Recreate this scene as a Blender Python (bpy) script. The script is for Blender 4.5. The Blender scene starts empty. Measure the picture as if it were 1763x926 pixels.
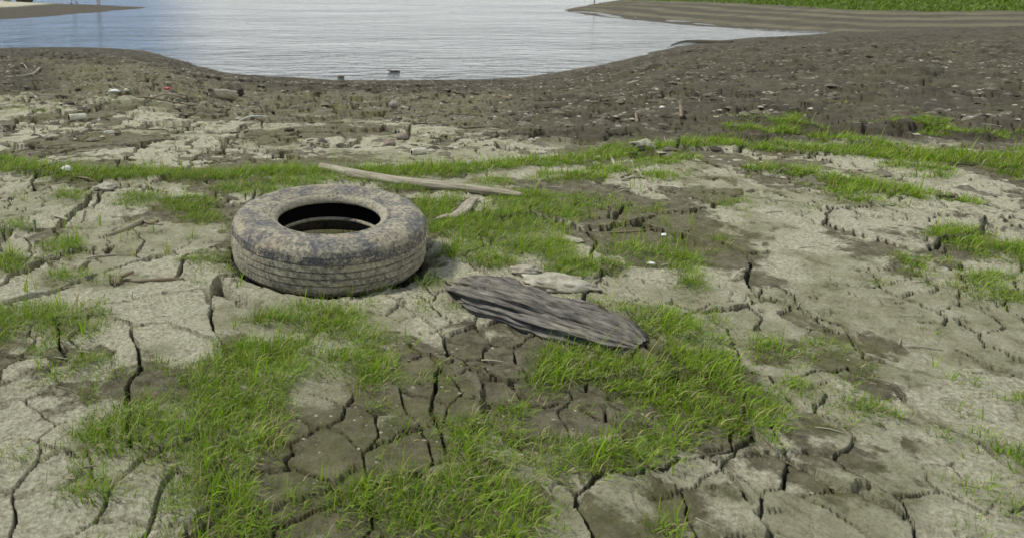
import bpy, math, random
import numpy as np
from mathutils import Vector

random.seed(7)
RNG = np.random.default_rng(11)
scn = bpy.context.scene
COL = scn.collection

# ------------------------------------------------------------------ camera
CAM_H = 0.95
PITCH = math.radians(11.4)
FPX = 1400.0              # focal length in pixels of the 1763 px wide frame
PU, PV = 600.0, 253.0     # optical axis in that frame
cam_d = bpy.data.cameras.new("camera")
cam = bpy.data.objects.new("camera", cam_d)
COL.objects.link(cam)
cam.location = (0, 0, CAM_H)
cam.rotation_euler = (math.pi/2 - PITCH, 0, 0)
cam_d.sensor_width = 36.0
cam_d.lens = FPX/1763.0*36.0
cam_d.shift_x = (881.5-PU)/1763.0
cam_d.shift_y = -(463.0-PV)/1763.0
cam_d.clip_start = 0.05
cam_d.clip_end = 9000
cam_d.dof.use_dof = True
cam_d.dof.focus_distance = 2.9
cam_d.dof.aperture_fstop = 9.0
scn.camera = cam

# ------------------------------------------------------------------ light
SUN_EL, SUN_AZ = math.radians(48), math.radians(-78)     # azimuth from +Y towards +X
world = bpy.data.worlds.new("World"); scn.world = world; world.use_nodes = True
nt = world.node_tree; nt.nodes.clear()
def N(t, tree=None, **kw):
    n = (tree or nt).nodes.new(t)
    for k, v in kw.items(): setattr(n, k, v)
    return n
out = N('ShaderNodeOutputWorld'); bg = N('ShaderNodeBackground'); bg.inputs[1].default_value = 0.1
sky = N('ShaderNodeTexSky'); sky.sky_type = 'NISHITA'; sky.sun_disc = False
sky.sun_elevation = SUN_EL; sky.sun_rotation = SUN_AZ; sky.air_density = 1.3; sky.dust_density = 0.0; sky.ozone_density = 5.0
tc = N('ShaderNodeTexCoord')
mp = N('ShaderNodeMapping'); mp.inputs['Scale'].default_value = (1.0, 1.0, 2.2)
n1 = N('ShaderNodeTexNoise'); n1.inputs['Scale'].default_value = 1.7; n1.inputs['Detail'].default_value = 7
n1.inputs['Roughness'].default_value = 0.55
sep = N('ShaderNodeSeparateXYZ')
# the cloud deck thins out towards the left of the view (west)
mr = N('ShaderNodeMapRange'); mr.inputs['From Min'].default_value = -0.34; mr.inputs['From Max'].default_value = -0.10
mr.inputs['To Min'].default_value = -0.62; mr.inputs['To Max'].default_value = 0.36
add = N('ShaderNodeMath', operation='ADD')
cr = N('ShaderNodeMapRange'); cr.inputs['From Min'].default_value = 0.30; cr.inputs['From Max'].default_value = 0.62
cl = N('ShaderNodeTexNoise'); cl.inputs['Scale'].default_value = 2.6; cl.inputs['Detail'].default_value = 5
cramp = N('ShaderNodeMix', data_type='RGBA')
cramp.inputs[6].default_value = (11.0, 11.4, 11.4, 1); cramp.inputs[7].default_value = (20.0, 20.2, 19.8, 1)
mx = N('ShaderNodeMix', data_type='RGBA')
L = nt.links.new
L(tc.outputs['Generated'], mp.inputs[0]); L(mp.outputs[0], n1.inputs['Vector']); L(mp.outputs[0], cl.inputs['Vector'])
L(tc.outputs['Generated'], sep.inputs[0]); L(sep.outputs['X'], mr.inputs['Value'])
hi = N('ShaderNodeMapRange'); hi.inputs['From Min'].default_value = 0.22; hi.inputs['From Max'].default_value = 0.65
hi.inputs['To Min'].default_value = 0.0; hi.inputs['To Max'].default_value = -0.50
L(sep.outputs['Z'], hi.inputs['Value']); add2 = N('ShaderNodeMath', operation='ADD'); L(n1.outputs['Fac'], add2.inputs[0]); L(hi.outputs[0], add2.inputs[1])
L(add2.outputs[0], add.inputs[0]); L(mr.outputs[0], add.inputs[1]); L(add.outputs[0], cr.inputs['Value'])
L(cl.outputs['Fac'], cramp.inputs[0])
blue = N('ShaderNodeMix', data_type='RGBA'); blue.inputs[7].default_value = (5.6, 7.6, 11.0, 1)
lo = N('ShaderNodeMapRange'); lo.inputs['From Min'].default_value = 0.15; lo.inputs['From Max'].default_value = 0.75
lo.inputs['To Min'].default_value = 0.92; lo.inputs['To Max'].default_value = 0.0
L(sep.outputs['Z'], lo.inputs['Value']); L(lo.outputs[0], blue.inputs[0]); L(sky.outputs[0], blue.inputs[6])
L(blue.outputs[2], mx.inputs[6]); L(cramp.outputs[2], mx.inputs[7]); L(cr.outputs[0], mx.inputs[0])
L(mx.outputs[2], bg.inputs[0]); L(bg.outputs[0], out.inputs[0])

sd_ = bpy.data.lights.new("sun", 'SUN'); sd_.energy = 4.7; sd_.angle = math.radians(8); sd_.color = (1.0, 0.96, 0.89)
sun = bpy.data.objects.new("sun", sd_); COL.objects.link(sun)
dirv = Vector((math.sin(SUN_AZ)*math.cos(SUN_EL), math.cos(SUN_AZ)*math.cos(SUN_EL), math.sin(SUN_EL)))
sun.rotation_euler = dirv.to_track_quat('Z', 'Y').to_euler()
vs = scn.view_settings; vs.view_transform = 'Standard'; vs.look = 'None'; vs.gamma = 1; vs.exposure = -0.20
vs.use_curve_mapping = False

# ------------------------------------------------------------------ numpy noise
_TB = np.random.default_rng(5).random((512, 512)).astype(np.float32)
_TF = _TB.ravel()
def _hash(ix, iy, s=0):
    return _TF[(((ix.astype(np.int32)+s*37) & 511) << 9) | ((iy.astype(np.int32)+s*101) & 511)]
def vnoise(x, y, s=0):
    x = np.asarray(x); y = np.asarray(y)
    fx0 = np.floor(x); fy0 = np.floor(y); fx = (x-fx0).astype(np.float32); fy = (y-fy0).astype(np.float32)
    ix = fx0.astype(np.int32)+s*37; iy = fy0.astype(np.int32)+s*101
    fx = fx*fx*(3-2*fx); fy = fy*fy*(3-2*fy)
    i0 = (ix & 511) << 9; i1 = ((ix+1) & 511) << 9; j0 = iy & 511; j1 = (iy+1) & 511
    a = _TF[i0 | j0]; b = _TF[i1 | j0]; c = _TF[i0 | j1]; d = _TF[i1 | j1]
    a += (b-a)*fx; c += (d-c)*fx
    a += (c-a)*fy
    return a
_TL = _TB.tolist()
def sn(x, y, s=0):
    """the same noise for one point"""
    ix = math.floor(x); iy = math.floor(y); fx = x-ix; fy = y-iy; ix += s*37; iy += s*101
    fx = fx*fx*(3-2*fx); fy = fy*fy*(3-2*fy)
    r0 = _TL[ix & 511]; r1 = _TL[(ix+1) & 511]; j0 = iy & 511; j1 = (iy+1) & 511
    a = r0[j0]*(1-fx)+r1[j0]*fx; c = r0[j1]*(1-fx)+r1[j1]*fx
    return a*(1-fy)+c*fy
def fbm(x, y, o=4, s=0):
    r = 0; a = .5; t = 0
    for i in range(o):
        r = r + a*vnoise(x*2**i+17.3*i, y*2**i-9.1*i, s+i); t += a; a *= .55
    return r/t
def sst(a, b, x):
    t = np.clip((x-a)/(b-a), 0, 1); return t*t*(3-2*t)
def voro(x, y, s=0):
    """distance to the nearest cell border and the id noise of the cell"""
    ix = np.floor(x); iy = np.floor(y)
    f1 = np.full(x.shape, 9.); f2 = np.full(x.shape, 9.); cid = np.zeros(x.shape)
    for dx in (-1, 0, 1):
        for dy in (-1, 0, 1):
            cx = ix+dx; cy = iy+dy
            px = cx+.5+.85*(_hash(cx, cy, s)-.5); py = cy+.5+.85*(_hash(cx, cy, s+50)-.5)
            d = np.hypot(px-x, py-y)
            m = d < f1
            f2 = np.where(m, f1, np.minimum(f2, d)); cid = np.where(m, _hash(cx, cy, s+99), cid); f1 = np.where(m, d, f1)
    return (f2-f1)*.5, cid

# ------------------------------------------------------------------ where things stand
WATER = -1.2
cP, sP = math.cos(PITCH), math.sin(PITCH)
def ray(u, v):
    a = (u-PU)/FPX; b = -(v-PV)/FPX
    return np.array([a, cP + b*sP, -sP + b*cP])
def on_plane(u, v, z=0.0):
    d = ray(u, v); t = (z-CAM_H)/d[2]
    return d[0]*t, d[1]*t
def proj(x, y, z):
    dz = z-CAM_H
    dep = y*cP - dz*sP; up = y*sP + dz*cP
    dep = np.maximum(dep, 1e-3)
    return PU + FPX*x/dep, PV - FPX*up/dep

def seg_dist(x, y, pts, chunk=False):
    best = np.full(x.shape, 1e9); side = np.zeros(x.shape)
    for (ax, ay), (bx, by) in zip(pts[:-1], pts[1:]):
        dx, dy = bx-ax, by-ay; L2 = dx*dx+dy*dy+1e-12
        t = np.clip(((x-ax)*dx+(y-ay)*dy)/L2, 0, 1)
        d = np.hypot(x-ax-t*dx, y-ay-t*dy)
        m = d < best
        best = np.where(m, d, best)
    return best
def inside(x, y, poly):
    r = np.zeros(x.shape, bool)
    n = len(poly); j = n-1
    for i in range(n):
        xi, yi = poly[i]; xj, yj = poly[j]
        c = ((yi > y) != (yj > y)) & (x < (xj-xi)*(y-yi)/(yj-yi+1e-12)+xi)
        r ^= c; j = i
    return r
def smooth_poly(p, it=2):
    for _ in range(it):
        q = [p[0]]
        for a, b in zip(p[:-1], p[1:]):
            q.append((a[0]*.75+b[0]*.25, a[1]*.75+b[1]*.25)); q.append((a[0]*.25+b[0]*.75, a[1]*.25+b[1]*.75))
        q.append(p[-1]); p = q
    return p
shore_px = [(-500, 93), (-150, 87), (0, 84), (90, 82), (170, 83), (235, 86), (285, 95), (335, 112), (380, 124), (450, 132),
            (560, 137), (700, 138), (830, 137), (920, 131), (985, 120), (1060, 106), (1120, 92), (1165, 80), (1210, 74),
            (1320, 64), (1450, 56), (1650, 46), (1900, 36), (2400, 20)]
shore = smooth_poly([on_plane(u, v, WATER) for u, v in shore_px], 1)
land_poly = shore + [(200, shore[-1][1]), (200, -60), (-200, -60), (-200, shore[0][1])]

SAZ = np.array([math.atan2(x, y) for x, y in shore]); SDS = np.array([math.hypot(x, y) for x, y in shore])
_o = np.argsort(SAZ); SAZ = SAZ[_o]; SDS = SDS[_o]
def ramp_t(x, y):
    d = np.hypot(x, y); ds = np.interp(np.arctan2(x, y), SAZ, SDS)
    t = (d-3.8)/(ds-3.8)
    return np.where(y < .5, np.minimum(t, 0), t)
def base_h(x, y):
    jx = x + .45*(fbm(x*.5, y*.5, 4, 61)-.5); jy = y + 1.0*(fbm(x*.45, y*.45, 4, 62)-.5)
    d = seg_dist(jx, jy, shore); ins = inside(jx, jy, land_poly)
    s = np.where(ins, d, -d)
    t = ramp_t(jx, jy); tp = np.clip(t, 0, None)
    z = WATER*(tp**1.6/(tp**.6+.06))*1.06
    z = np.where(s > 0, np.maximum(z, WATER+.004*s), WATER+.09*s)
    z = z + .028*(fbm(x*.7, y*.7, 3, 5)-.5)*sst(0, 1.2, s)
    return z, s

# cracks that the photograph shows one by one: (points in the frame, width in metres)
CR = [([(97,398),(112,386),(128,372),(142,359),(156,346),(165,336)], .048),
      ([(12,250),(22,256),(45,257),(80,256),(120,254)], .040), ([(83,243),(98,236),(120,231),(150,222),(172,214)], .022),
      ([(72,187),(90,195),(112,201)], .030), ([(8,226),(25,218),(38,208)], .030), ([(240,256),(252,246),(275,243),(300,241),(325,238)], .034),
      ([(190,268),(200,272),(218,275),(232,277)], .022), ([(128,242),(150,244),(178,242)], .030), ([(240,222),(262,213),(300,210)], .022),
      ([(370,235),(384,242),(410,243),(437,242)], .026), ([(418,236),(440,226),(455,216),(450,208),(435,205)], .022),
      ([(375,268),(388,257),(385,246)], .026), ([(302,228),(330,225),(348,217)], .022), ([(302,206),(325,199),(342,193)], .022),
      ([(325,252),(333,245),(343,241)], .018), ([(485,244),(520,240),(540,236)], .020), ([(540,251),(565,256),(590,256),(607,248),(620,240),(607,236)], .030),
      ([(463,211),(490,214),(525,213)], .022), ([(535,208),(560,209),(590,207)], .030), ([(500,190),(540,192),(560,193)], .03),
      ([(653,193),(668,195),(685,195)], .030), ([(700,240),(706,228),(703,220),(715,216),(730,212),(722,206),(705,207)], .050),
      ([(720,246),(745,248),(766,243)], .022), ([(788,232),(800,239),(825,241)], .028), ([(825,245),(845,241),(858,236)], .026),
      ([(855,250),(865,257),(880,259)], .024), ([(785,198),(815,198),(845,196)], .045), ([(735,172),(755,175),(775,173)], .03),
      ([(803,213),(812,217)], .045), ([(460,272),(480,268),(492,262)], .03), ([(430,275),(434,282)], .03),
      ([(337,431),(325,444),(312,455)], .014), ([(320,457),(314,470),(308,482)], .016), ([(338,430),(365,426),(392,425),(402,431)], .011),
      ([(158,434),(186,434),(204,424)], .010), ([(186,440),(196,428)], .014), ([(33,457),(55,449),(75,452),(90,462)], .016),
      ([(136,472),(142,458),(150,449)], .026), ([(200,476),(203,494)], .014), ([(445,500),(462,491)], .010),
      ([(1060,232),(1085,229),(1108,232)], .05), ([(1080,262),(1105,266),(1135,270)], .055), ([(1065,292),(1090,290)], .04),
      ([(1150,217),(1172,216),(1198,218)], .04), ([(905,160),(930,161),(955,163)], .06), ([(955,153),(975,153)], .05),
      ([(1018,203),(1040,202),(1060,199)], .05), ([(1065,200),(1090,198),(1105,196)], .05), ([(1040,178),(1060,180),(1072,182)], .05),
      ([(1165,168),(1190,168)], .05), ([(1100,398),(1115,396),(1132,400)], .012), ([(1165,402),(1178,404),(1190,397)], .012),
      ([(1022,480),(1040,474),(1060,478)], .02), ([(970,472),(985,485),(1010,494)], .012), ([(560,345),(568,352)], .02),
      ([(1210,330),(1260,338),(1300,330),(1370,345)], .02), ([(1240,420),(1290,440),(1330,436)], .018), ([(1290,440),(1280,480),(1310,520),(1370,530)], .016),
      ([(120,560),(170,548),(230,570),(300,560),(360,590)], .014), ([(230,570),(240,640),(210,700),(240,780)], .012), ([(360,590),(420,640),(500,650)], .011),
      ([(1370,530),(1450,560),(1480,620),(1600,650)], .014), ([(700,600),(760,640),(840,630),(920,690),(1040,700)], .012), ([(760,640),(740,720),(770,800)], .010),
      ([(1040,700),(1100,780),(1230,800),(1300,870)], .011), ([(60,760),(140,800),(240,780),(330,840)], .010), ([(1400,240),(1450,250),(1520,246)], .03)]
# open hollows: centre in the frame, radii in metres, depth
PIT = [(495,226,.06,.035,.07),(590,224,.02,.05,.07),(695,218,.05,.05,.06),(482,271,.07,.03,.05),(405,382,.012,.035,.05),(680,272,.04,.03,.05),
       (1055,472,.05,.03,.05),(735,441,.04,.03,.035),(146,460,.018,.02,.05),(925,160,.18,.09,.10),(1045,182,.16,.08,.09),(1090,232,.09,.07,.08),
       (1120,268,.10,.05,.07),(1080,203,.15,.08,.09),(810,214,.05,.05,.07),(90,262,.06,.04,.05),(1165,216,.12,.06,.07),(1174,168,.16,.1,.09),
       (1076,290,.05,.03,.05),(700,213,.09,.05,.06),(110,128,.14,.08,.05),(125,136,.12,.07,.05),(155,127,.12,.07,.05),(855,187,.1,.06,.06),
       (965,153,.15,.08,.08),(1010,175,.12,.06,.07),(960,198,.10,.06,.07),(865,446,.03,.02,.04),(40,380,.04,.02,.03),(1185,480,.02,.02,.02)]
GB = [(-80,272,16,26),(0,279,15,20),(50,286,13,18),(100,291,12,16),(150,296,12,16),(200,298,12,14),(260,299,12,14),(320,299,12,14),(400,297,12,14),
      (470,294,12,14),(540,293,12,14),(600,295,12,14),(680,294,11,14),(750,291,12,14),(800,288,12,14),(850,281,12,14),(900,274,11,14),(950,269,11,14),
      (1000,263,11,14),(1050,254,12,14),(1090,247,12,14),(1130,242,9,14),(1180,238,7,14),(1260,236,8,14),(1400,250,10,14),(1600,262,10,14),(1900,270,10,14)]
BL = [(120,340,38,11,.5),(250,350,70,18,.55),(325,357,60,18,.7),(350,377,50,13,.55),(430,332,85,13,.7),(500,317,70,11,.65),(25,395,48,14,.5),
      (108,430,52,18,.65),(18,462,32,22,.9),(112,480,52,12,.65),(180,482,28,8,.4),(350,457,52,16,.5),(385,472,30,14,.45),(345,488,28,7,.35),
      (620,497,70,8,.7),(742,493,38,10,.8),(700,322,62,9,.7),(640,312,55,8,.55),(780,360,45,22,.85),(762,398,34,20,.8),(830,402,62,28,.85),
      (800,441,52,20,.75),(850,458,50,13,.75),(905,428,62,24,.85),(950,432,42,28,.95),(980,467,50,22,.95),(1040,462,52,18,.75),(1082,430,60,18,.45),
      (960,302,72,13,.5),(1010,302,52,11,.8),(1052,287,52,9,.7),(1125,272,52,10,.7),(1180,263,32,10,.6),(1130,302,62,10,.55),(850,312,42,13,.45),
      (800,328,52,10,.55),(1170,452,42,26,.65),(1192,490,28,16,.9),(1150,420,52,13,.3),(15,155,42,8,.9),(60,162,50,5,.4),(1190,98,25,4,.6),(0,104,20,4,.5),
      (1000,350,90,22,.42),(900,352,75,22,.75),(870,385,70,24,.9),(960,375,60,18,.6),(730,360,30,25,.8),(930,395,50,15,.6),(800,385,60,20,.8),(1100,360,60,15,.35),(1120,440,60,25,.5),(560,310,60,8,.6),(420,310,50,6,.5)]
def grass_mask(x, y, z):
    """how thickly grass grows at a point of the ground"""
    u, v = proj(x, y, z)
    g = np.zeros(x.shape)
    us = np.array([p[0] for p in GB]); 
    cv = np.interp(u, us, [p[1] for p in GB]); hv = np.interp(u, us, [p[2] for p in GB])
    wob = 9*(fbm(x*2.2, y*2.2, 2, 31)-.5)
    band = 1-sst(.6, 1.15, np.abs(v+wob-cv)/hv)
    g = np.maximum(g, band*np.where(u > 1200, .8, 1.0))
    for bu, bv, ru, rv, dn in BL:
        q = np.hypot((u-bu)/ru, (v-bv)/rv)
        g = np.maximum(g, dn*(1-sst(.45, 1.25, q)))
    nz = fbm(x*2.4+3, y*2.4, 4, 44)
    ext = sst(1180, 1300, u)*(1-sst(0, 60, 200-v)) + sst(500, 560, v)
    ext = np.clip(ext, 0, 1)
    g = np.maximum(g, ext*sst(.50, .66, nz)*.85)
    fine = fbm(x*7, y*7, 4, 45)
    return np.clip(g*1.35 - .8*np.clip(.58-fine, 0, 1)*(1.4-g), 0, 1), g

TX, TY = on_plane(567, 366.5, .165)       # the tyre's centre
def ground(x, y, detail=True):
    z, s = base_h(x, y)
    u, v = proj(x, y, z); t = ramp_t(x, y); dd = np.hypot(x, y); far = np.clip(dd/4.2, 1, 2.4)
    rough = np.clip(sst(760, 950, u)*(1-sst(232, 262, v)) + sst(170, 40, u)*sst(96, 112, v)*(1-sst(150, 175, v)) , 0, 1)*sst(.5, 2.2, s)
    dist_r = x*0+1
    n3a = fbm(x*3.1, y*3.1, 3, 21)-.5; n3b = fbm(x*3.1+9, y*3.1, 3, 22)-.5
    n14a = fbm(x*14, y*14, 2, 25)-.5; n14b = fbm(x*14, y*14, 2, 26)-.5
    wx = x + .16*n3a+.035*n14a; wy = y + .16*n3b+.035*n14b
    # clods and broken slabs
    e0, c0 = voro(wx/.55+3, wy/.8, 31)
    zf = z.copy()
    e4, c4 = voro(wx/.24+3, wy/.34, 37)
    z = z + rough*(.07*(np.abs(fbm(x*1.8, y*2.3, 5, 71)-.5)*2)**.8 + (.075*(c0-.4)+.06*(c4-.5))*sst(.3, .6, fbm(x*.8, y*.9, 2, 72)) - .03)
    z = z + (.012*(fbm(x*5, y*5, 3, 6)-.5) + .007*(fbm(x*19, y*19, 3, 7)-.5))*sst(0, .8, s)
    # slabs of crust, each a little tilted or lifted
    e1, c1 = voro(wx/.40, wy/.46, 3); e1 = e1*.42
    p1 = sst(.46, .56, fbm(x*1.3, y*1.3, 2, 81)+.07*sst(0, .1, t))*(1-rough)
    flat = sst(1.6, 4.0, s)
    z = z + flat*(c1-.5)*.016*far*(1-rough)
    e5, c4_ = voro(wx/.2+13, wy/.26, 44)
    w1 = .0052*far*(1+1.0*sst(3.8, 6, dd))*p1*flat
    crk = np.clip(1-e1/np.maximum(w1, 1e-4), 0, 1)*(w1 > .002)
    z = z - .13*crk**.35*p1 + (far-1)*(.026*(fbm(x*5.3, y*4.3, 4, 57)-.5) + .026*(c1-.5) + .022*(c4_-.5))*sst(.3, 1.5, s) + .007*np.exp(-e1/.025)*flat*p1
    e2, c2 = voro(wx/.125+5, wy/.14, 8); e2 = e2*.13
    p2 = sst(.44, .60, fbm(x*2.1+4, y*2.1, 3, 91))*flat
    w2 = .0026*far*p2
    k2 = np.clip(1-e2/np.maximum(w2, 1e-4), 0, 1)*(w2 > .0009)
    z = z - .032*k2**.5*p2 + (c2-.5)*.007*p2
    # flakes
    e3, c3 = voro(wx/.045+1, wy/.06, 15)
    z = z + (c3-.5)*.010*sst(.40, .58, fbm(x*2.7, y*2.7, 3, 95))*flat
    nq = 1.1*(fbm(x*12, y*12, 3, 38)-.5)
    for px, py, rx, ry, dp in PTW:
        m = (np.abs(x-px) < rx*1.8) & (np.abs(y-py) < ry*1.8)
        if not m.any(): continue
        q = np.hypot((x[m]-px)/rx, (y[m]-py)/ry) + nq[m]*1.3
        z[m] = z[m] - dp*.75*(1-sst(.3, .95, q))
    z = np.maximum(z, zf-.14-.02*rough) + (.008*(fbm(x*33, y*33, 2, 53)-.5)*np.clip(1.6-t*3, .3, 1))
    nd = .030*n14a+.012*n3a
    for pts, w in CRW:
        xs = [p[0] for p in pts]; ys = [p[1] for p in pts]
        m = (x > min(xs)-.12) & (x < max(xs)+.12) & (y > min(ys)-.12) & (y < max(ys)+.12)
        if not m.any(): continue
        d = seg_dist(x[m]+.035*n14a[m]+.05*n3a[m], y[m]+.035*n14b[m]+.05*n3b[m], pts)+nd[m]*min(.6, w*5)
        ww = w*.5*(.5+.9*fbm(x[m]*6, y[m]*6, 2, 36))
        k = np.clip(1-d/ww, 0, 1)**.30
        z[m] = z[m] - k*min(.22, .05+w*3.0) + .007*np.exp(-np.maximum(d, 0)/.025)
    # the tyre has sunk in, with a little mud pushed up round it; hollow inside it, with shade painted into its colour
    rt = np.hypot(x-TX, y-TY)
    z = z + .010*np.exp(-((rt-.42)/.04)**2)*fbm(x*9, y*9, 2, 40) - .034*np.exp(-((rt-.318)/.032)**2) - .17*(1-sst(.17, .29, rt))
    g, gs = grass_mask(x, y, z*0)
    z = z + .012*gs*flat
    nw = fbm(x*1.2, y*1.2, 3, 41)-.5
    wet = sst(.38, .74, t+.35*nw)
    wet = np.maximum(wet, rough*(.45+.6*fbm(x*2, y*2, 3, 43)))
    wet = np.maximum(wet, (1-sst(.31, .35, rt)))  # inside the tyre this darkens the floor, shade put into the colour
    wet = np.maximum(wet, 1-sst(.3, 2.0, s))
    near_crust = sst(.38, .08, t)
    pn = fbm(x*1.7+2, y*1.7, 5, 46) + .16*(sst(560, 180, u)*sst(270, 330, v)) + .13*np.exp(-((v-268)/16.)**2)*sst(1000, 700, u) + .10*sst(700, 850, u)*sst(.12, .03, t)
    pn = pn + .20*(c1-.5) + .10*(c2-.5) + .14*(c4_-.5)*sst(0, .1, t)
    pale = sst(.46, .66, pn)*near_crust*(1-.6*rough)
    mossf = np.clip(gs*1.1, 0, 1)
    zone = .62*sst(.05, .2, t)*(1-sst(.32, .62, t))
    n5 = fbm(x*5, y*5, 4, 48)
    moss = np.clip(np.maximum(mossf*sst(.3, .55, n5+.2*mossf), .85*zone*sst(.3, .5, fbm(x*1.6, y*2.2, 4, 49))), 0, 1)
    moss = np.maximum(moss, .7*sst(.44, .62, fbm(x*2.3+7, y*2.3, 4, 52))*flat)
    inn = sst(.32, .36, rt); pale = pale*inn; moss = moss*inn*.88+(1-inn)  # full value inside the tyre selects the painted near-black shade
    return z, s, pale, moss, wet
_TS = np.concatenate([np.linspace(1.0, 6, 60), np.linspace(6.05, 45, 240)])
def solve(u, v):
    """the ground point seen at a place of the frame (coarse terrain)"""
    d = ray(u, v); x = d[0]*_TS; y = d[1]*_TS; zr = CAM_H+d[2]*_TS
    zz, _s = base_h(x, y); f = zr-zz; k = np.nonzero(f < 0)[0]
    k = max(int(k[0]), 1) if len(k) else len(_TS)-1
    t0, t1, f0, f1 = _TS[k-1], _TS[k], f[k-1], f[k]
    t = t0+(t1-t0)*f0/(f0-f1) if f1 < 0 else t1
    return d[0]*t, d[1]*t
def stretch_at(u, v):
    """how much farther the sloping ground lies than level ground would"""
    x, y = solve(u, v); fx, fy = on_plane(u, v, 0)
    return min(1.9, max(1, math.hypot(x, y)/math.hypot(fx, fy)))
CRW = [([solve(u, v) for u, v in p], w*stretch_at(*p[0])*(1.9 if p[0][1] < 290 and abs(p[-1][1]-p[0][1]) < .8*abs(p[-1][0]-p[0][0]) else .85)) for p, w in CR]
PTW = [(*solve(p[0], p[1]), p[2]*stretch_at(p[0], p[1]), p[3]*1.3*stretch_at(p[0], p[1]), p[4]*stretch_at(p[0], p[1])) for p in PIT]
def gz(x, y):
    return float(ground(np.array([float(x)]), np.array([float(y)]))[0][0])
def G(u, v, dz=0.0):
    x, y = solve(u, v); return Vector((x, y, gz(x, y)+dz))

# ------------------------------------------------------------------ materials
def mat(name):
    m = bpy.data.materials.new(name); m.use_nodes = True
    t = m.node_tree; t.nodes.clear()
    o = t.nodes.new('ShaderNodeOutputMaterial'); b = t.nodes.new('ShaderNodeBsdfPrincipled')
    t.links.new(b.outputs[0], o.inputs[0])
    return m, t, b
def noise(t, scale, detail=5, rough=.6, vec=None, stretch=None, coord='Object'):
    n = t.nodes.new('ShaderNodeTexNoise'); n.inputs['Scale'].default_value = scale
    n.inputs['Detail'].default_value = detail; n.inputs['Roughness'].default_value = rough
    c = t.nodes.new('ShaderNodeTexCoord'); src = c.outputs[coord]
    if stretch:
        m = t.nodes.new('ShaderNodeMapping'); m.inputs['Scale'].default_value = stretch
        t.links.new(src, m.inputs[0]); src = m.outputs[0]
    t.links.new(src, n.inputs['Vector'])
    return n.outputs['Fac']
def mrange(t, src, a, b, c=0, d=1):
    m = t.nodes.new('ShaderNodeMapRange'); t.links.new(src, m.inputs['Value'])
    for k, v in zip(('From Min', 'From Max', 'To Min', 'To Max'), (a, b, c, d)): m.inputs[k].default_value = v
    return m.outputs[0]
def mixc(t, f, a, b):
    m = t.nodes.new('ShaderNodeMix'); m.data_type = 'RGBA'
    if isinstance(f, float): m.inputs[0].default_value = f
    else: t.links.new(f, m.inputs[0])
    for i, c in ((6, a), (7, b)):
        if isinstance(c, tuple): m.inputs[i].default_value = (*c, 1)
        else: t.links.new(c, m.inputs[i])
    return m.outputs[2]
def mth(t, op, a, b):
    m = t.nodes.new('ShaderNodeMath'); m.operation = op
    for i, c in ((0, a), (1, b)):
        if isinstance(c, (int, float)): m.inputs[i].default_value = c
        else: t.links.new(c, m.inputs[i])
    return m.outputs[0]
def bump(t, b, h, strength=.5, dist=.01):
    n = t.nodes.new('ShaderNodeBump'); n.inputs['Strength'].default_value = strength; n.inputs['Distance'].default_value = dist
    t.links.new(h, n.inputs['Height']); t.links.new(n.outputs[0], b.inputs['Normal'])
def attr(t, name):
    a = t.nodes.new('ShaderNodeAttribute'); a.attribute_name = name; return a

def wf_in(t, w): return mrange(t, w, .2, .7)
def ground_mat():
    m, t, b = mat('lakebed_mud')
    a = attr(t, 'soil'); s = t.nodes.new('ShaderNodeSeparateColor'); t.links.new(a.outputs['Color'], s.inputs[0])
    pale, moss, wet = s.outputs
    nA = noise(t, 22, 9, .72); nB = noise(t, 90, 6, .75); nC = noise(t, 5, 6, .65); nD = noise(t, 330, 3, .7); nE = noise(t, 7, 9, .75)
    base = mixc(t, mrange(t, nA, .35, .65), (.085, .074, .042), (.235, .212, .130))
    pf = mrange(t, mth(t, 'ADD', pale, mth(t, 'MULTIPLY', mth(t, 'SUBTRACT', nA, .5), 1.8)), .34, .62)
    palec = mixc(t, mrange(t, nB, .35, .65), (.24, .222, .135), (.63, .60, .42))
    c = mixc(t, pf, base, palec)
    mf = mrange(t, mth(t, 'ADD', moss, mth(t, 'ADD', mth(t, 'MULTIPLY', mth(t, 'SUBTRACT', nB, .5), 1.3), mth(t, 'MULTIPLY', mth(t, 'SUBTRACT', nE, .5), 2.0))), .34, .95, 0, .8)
    moss_shade = mixc(t, mrange(t, nC, .4, .6), (.165, .158, .062), (.120, .132, .034))
    moss_shade = mixc(t, mrange(t, moss, .72, .98), moss_shade, (.040, .060, .012))  # moss darkened under thick grass: shade among the blades painted in
    c = mixc(t, mf, c, moss_shade)
    c = mixc(t, mrange(t, nE, .56, .66, 0, .55), c, (.075, .066, .038))
    c = mixc(t, mth(t, 'MULTIPLY', mrange(t, nE, .40, .30, 0, .6), mrange(t, wf_in(t, wet), 0, 1, 1, .15)), c, (.42, .405, .31))
    wf = mrange(t, mth(t, 'ADD', wet, mth(t, 'MULTIPLY', mth(t, 'SUBTRACT', nA, .5), .7)), .15, .85)
    wet_shade = mixc(t, mrange(t, nC, .35, .65), (.036, .030, .018), (.095, .080, .048))
    wet_shade = mixc(t, mrange(t, moss, .90, 1.0), wet_shade, (.010, .009, .006))  # near black only inside the tyre, standing in for shade
    c = mixc(t, mth(t, 'MULTIPLY', wf, .95), c, wet_shade)
    c = mixc(t, mrange(t, nD, .55, .72, 0, .5), c, (.055, .05, .035))
    t.links.new(c, b.inputs['Base Color'])
    t.links.new(mrange(t, wf, 0, 1, .95, .85), b.inputs['Roughness'])
    b.inputs['Specular IOR Level'].default_value = .2
    h = mth(t, 'ADD', mth(t, 'MULTIPLY', nA, 1.6), mth(t, 'ADD', mth(t, 'MULTIPLY', nB, .5), mth(t, 'MULTIPLY', nD, .2)))
    bump(t, b, h, 1.0, .016)
    return m
LASTG = [None]
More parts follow.
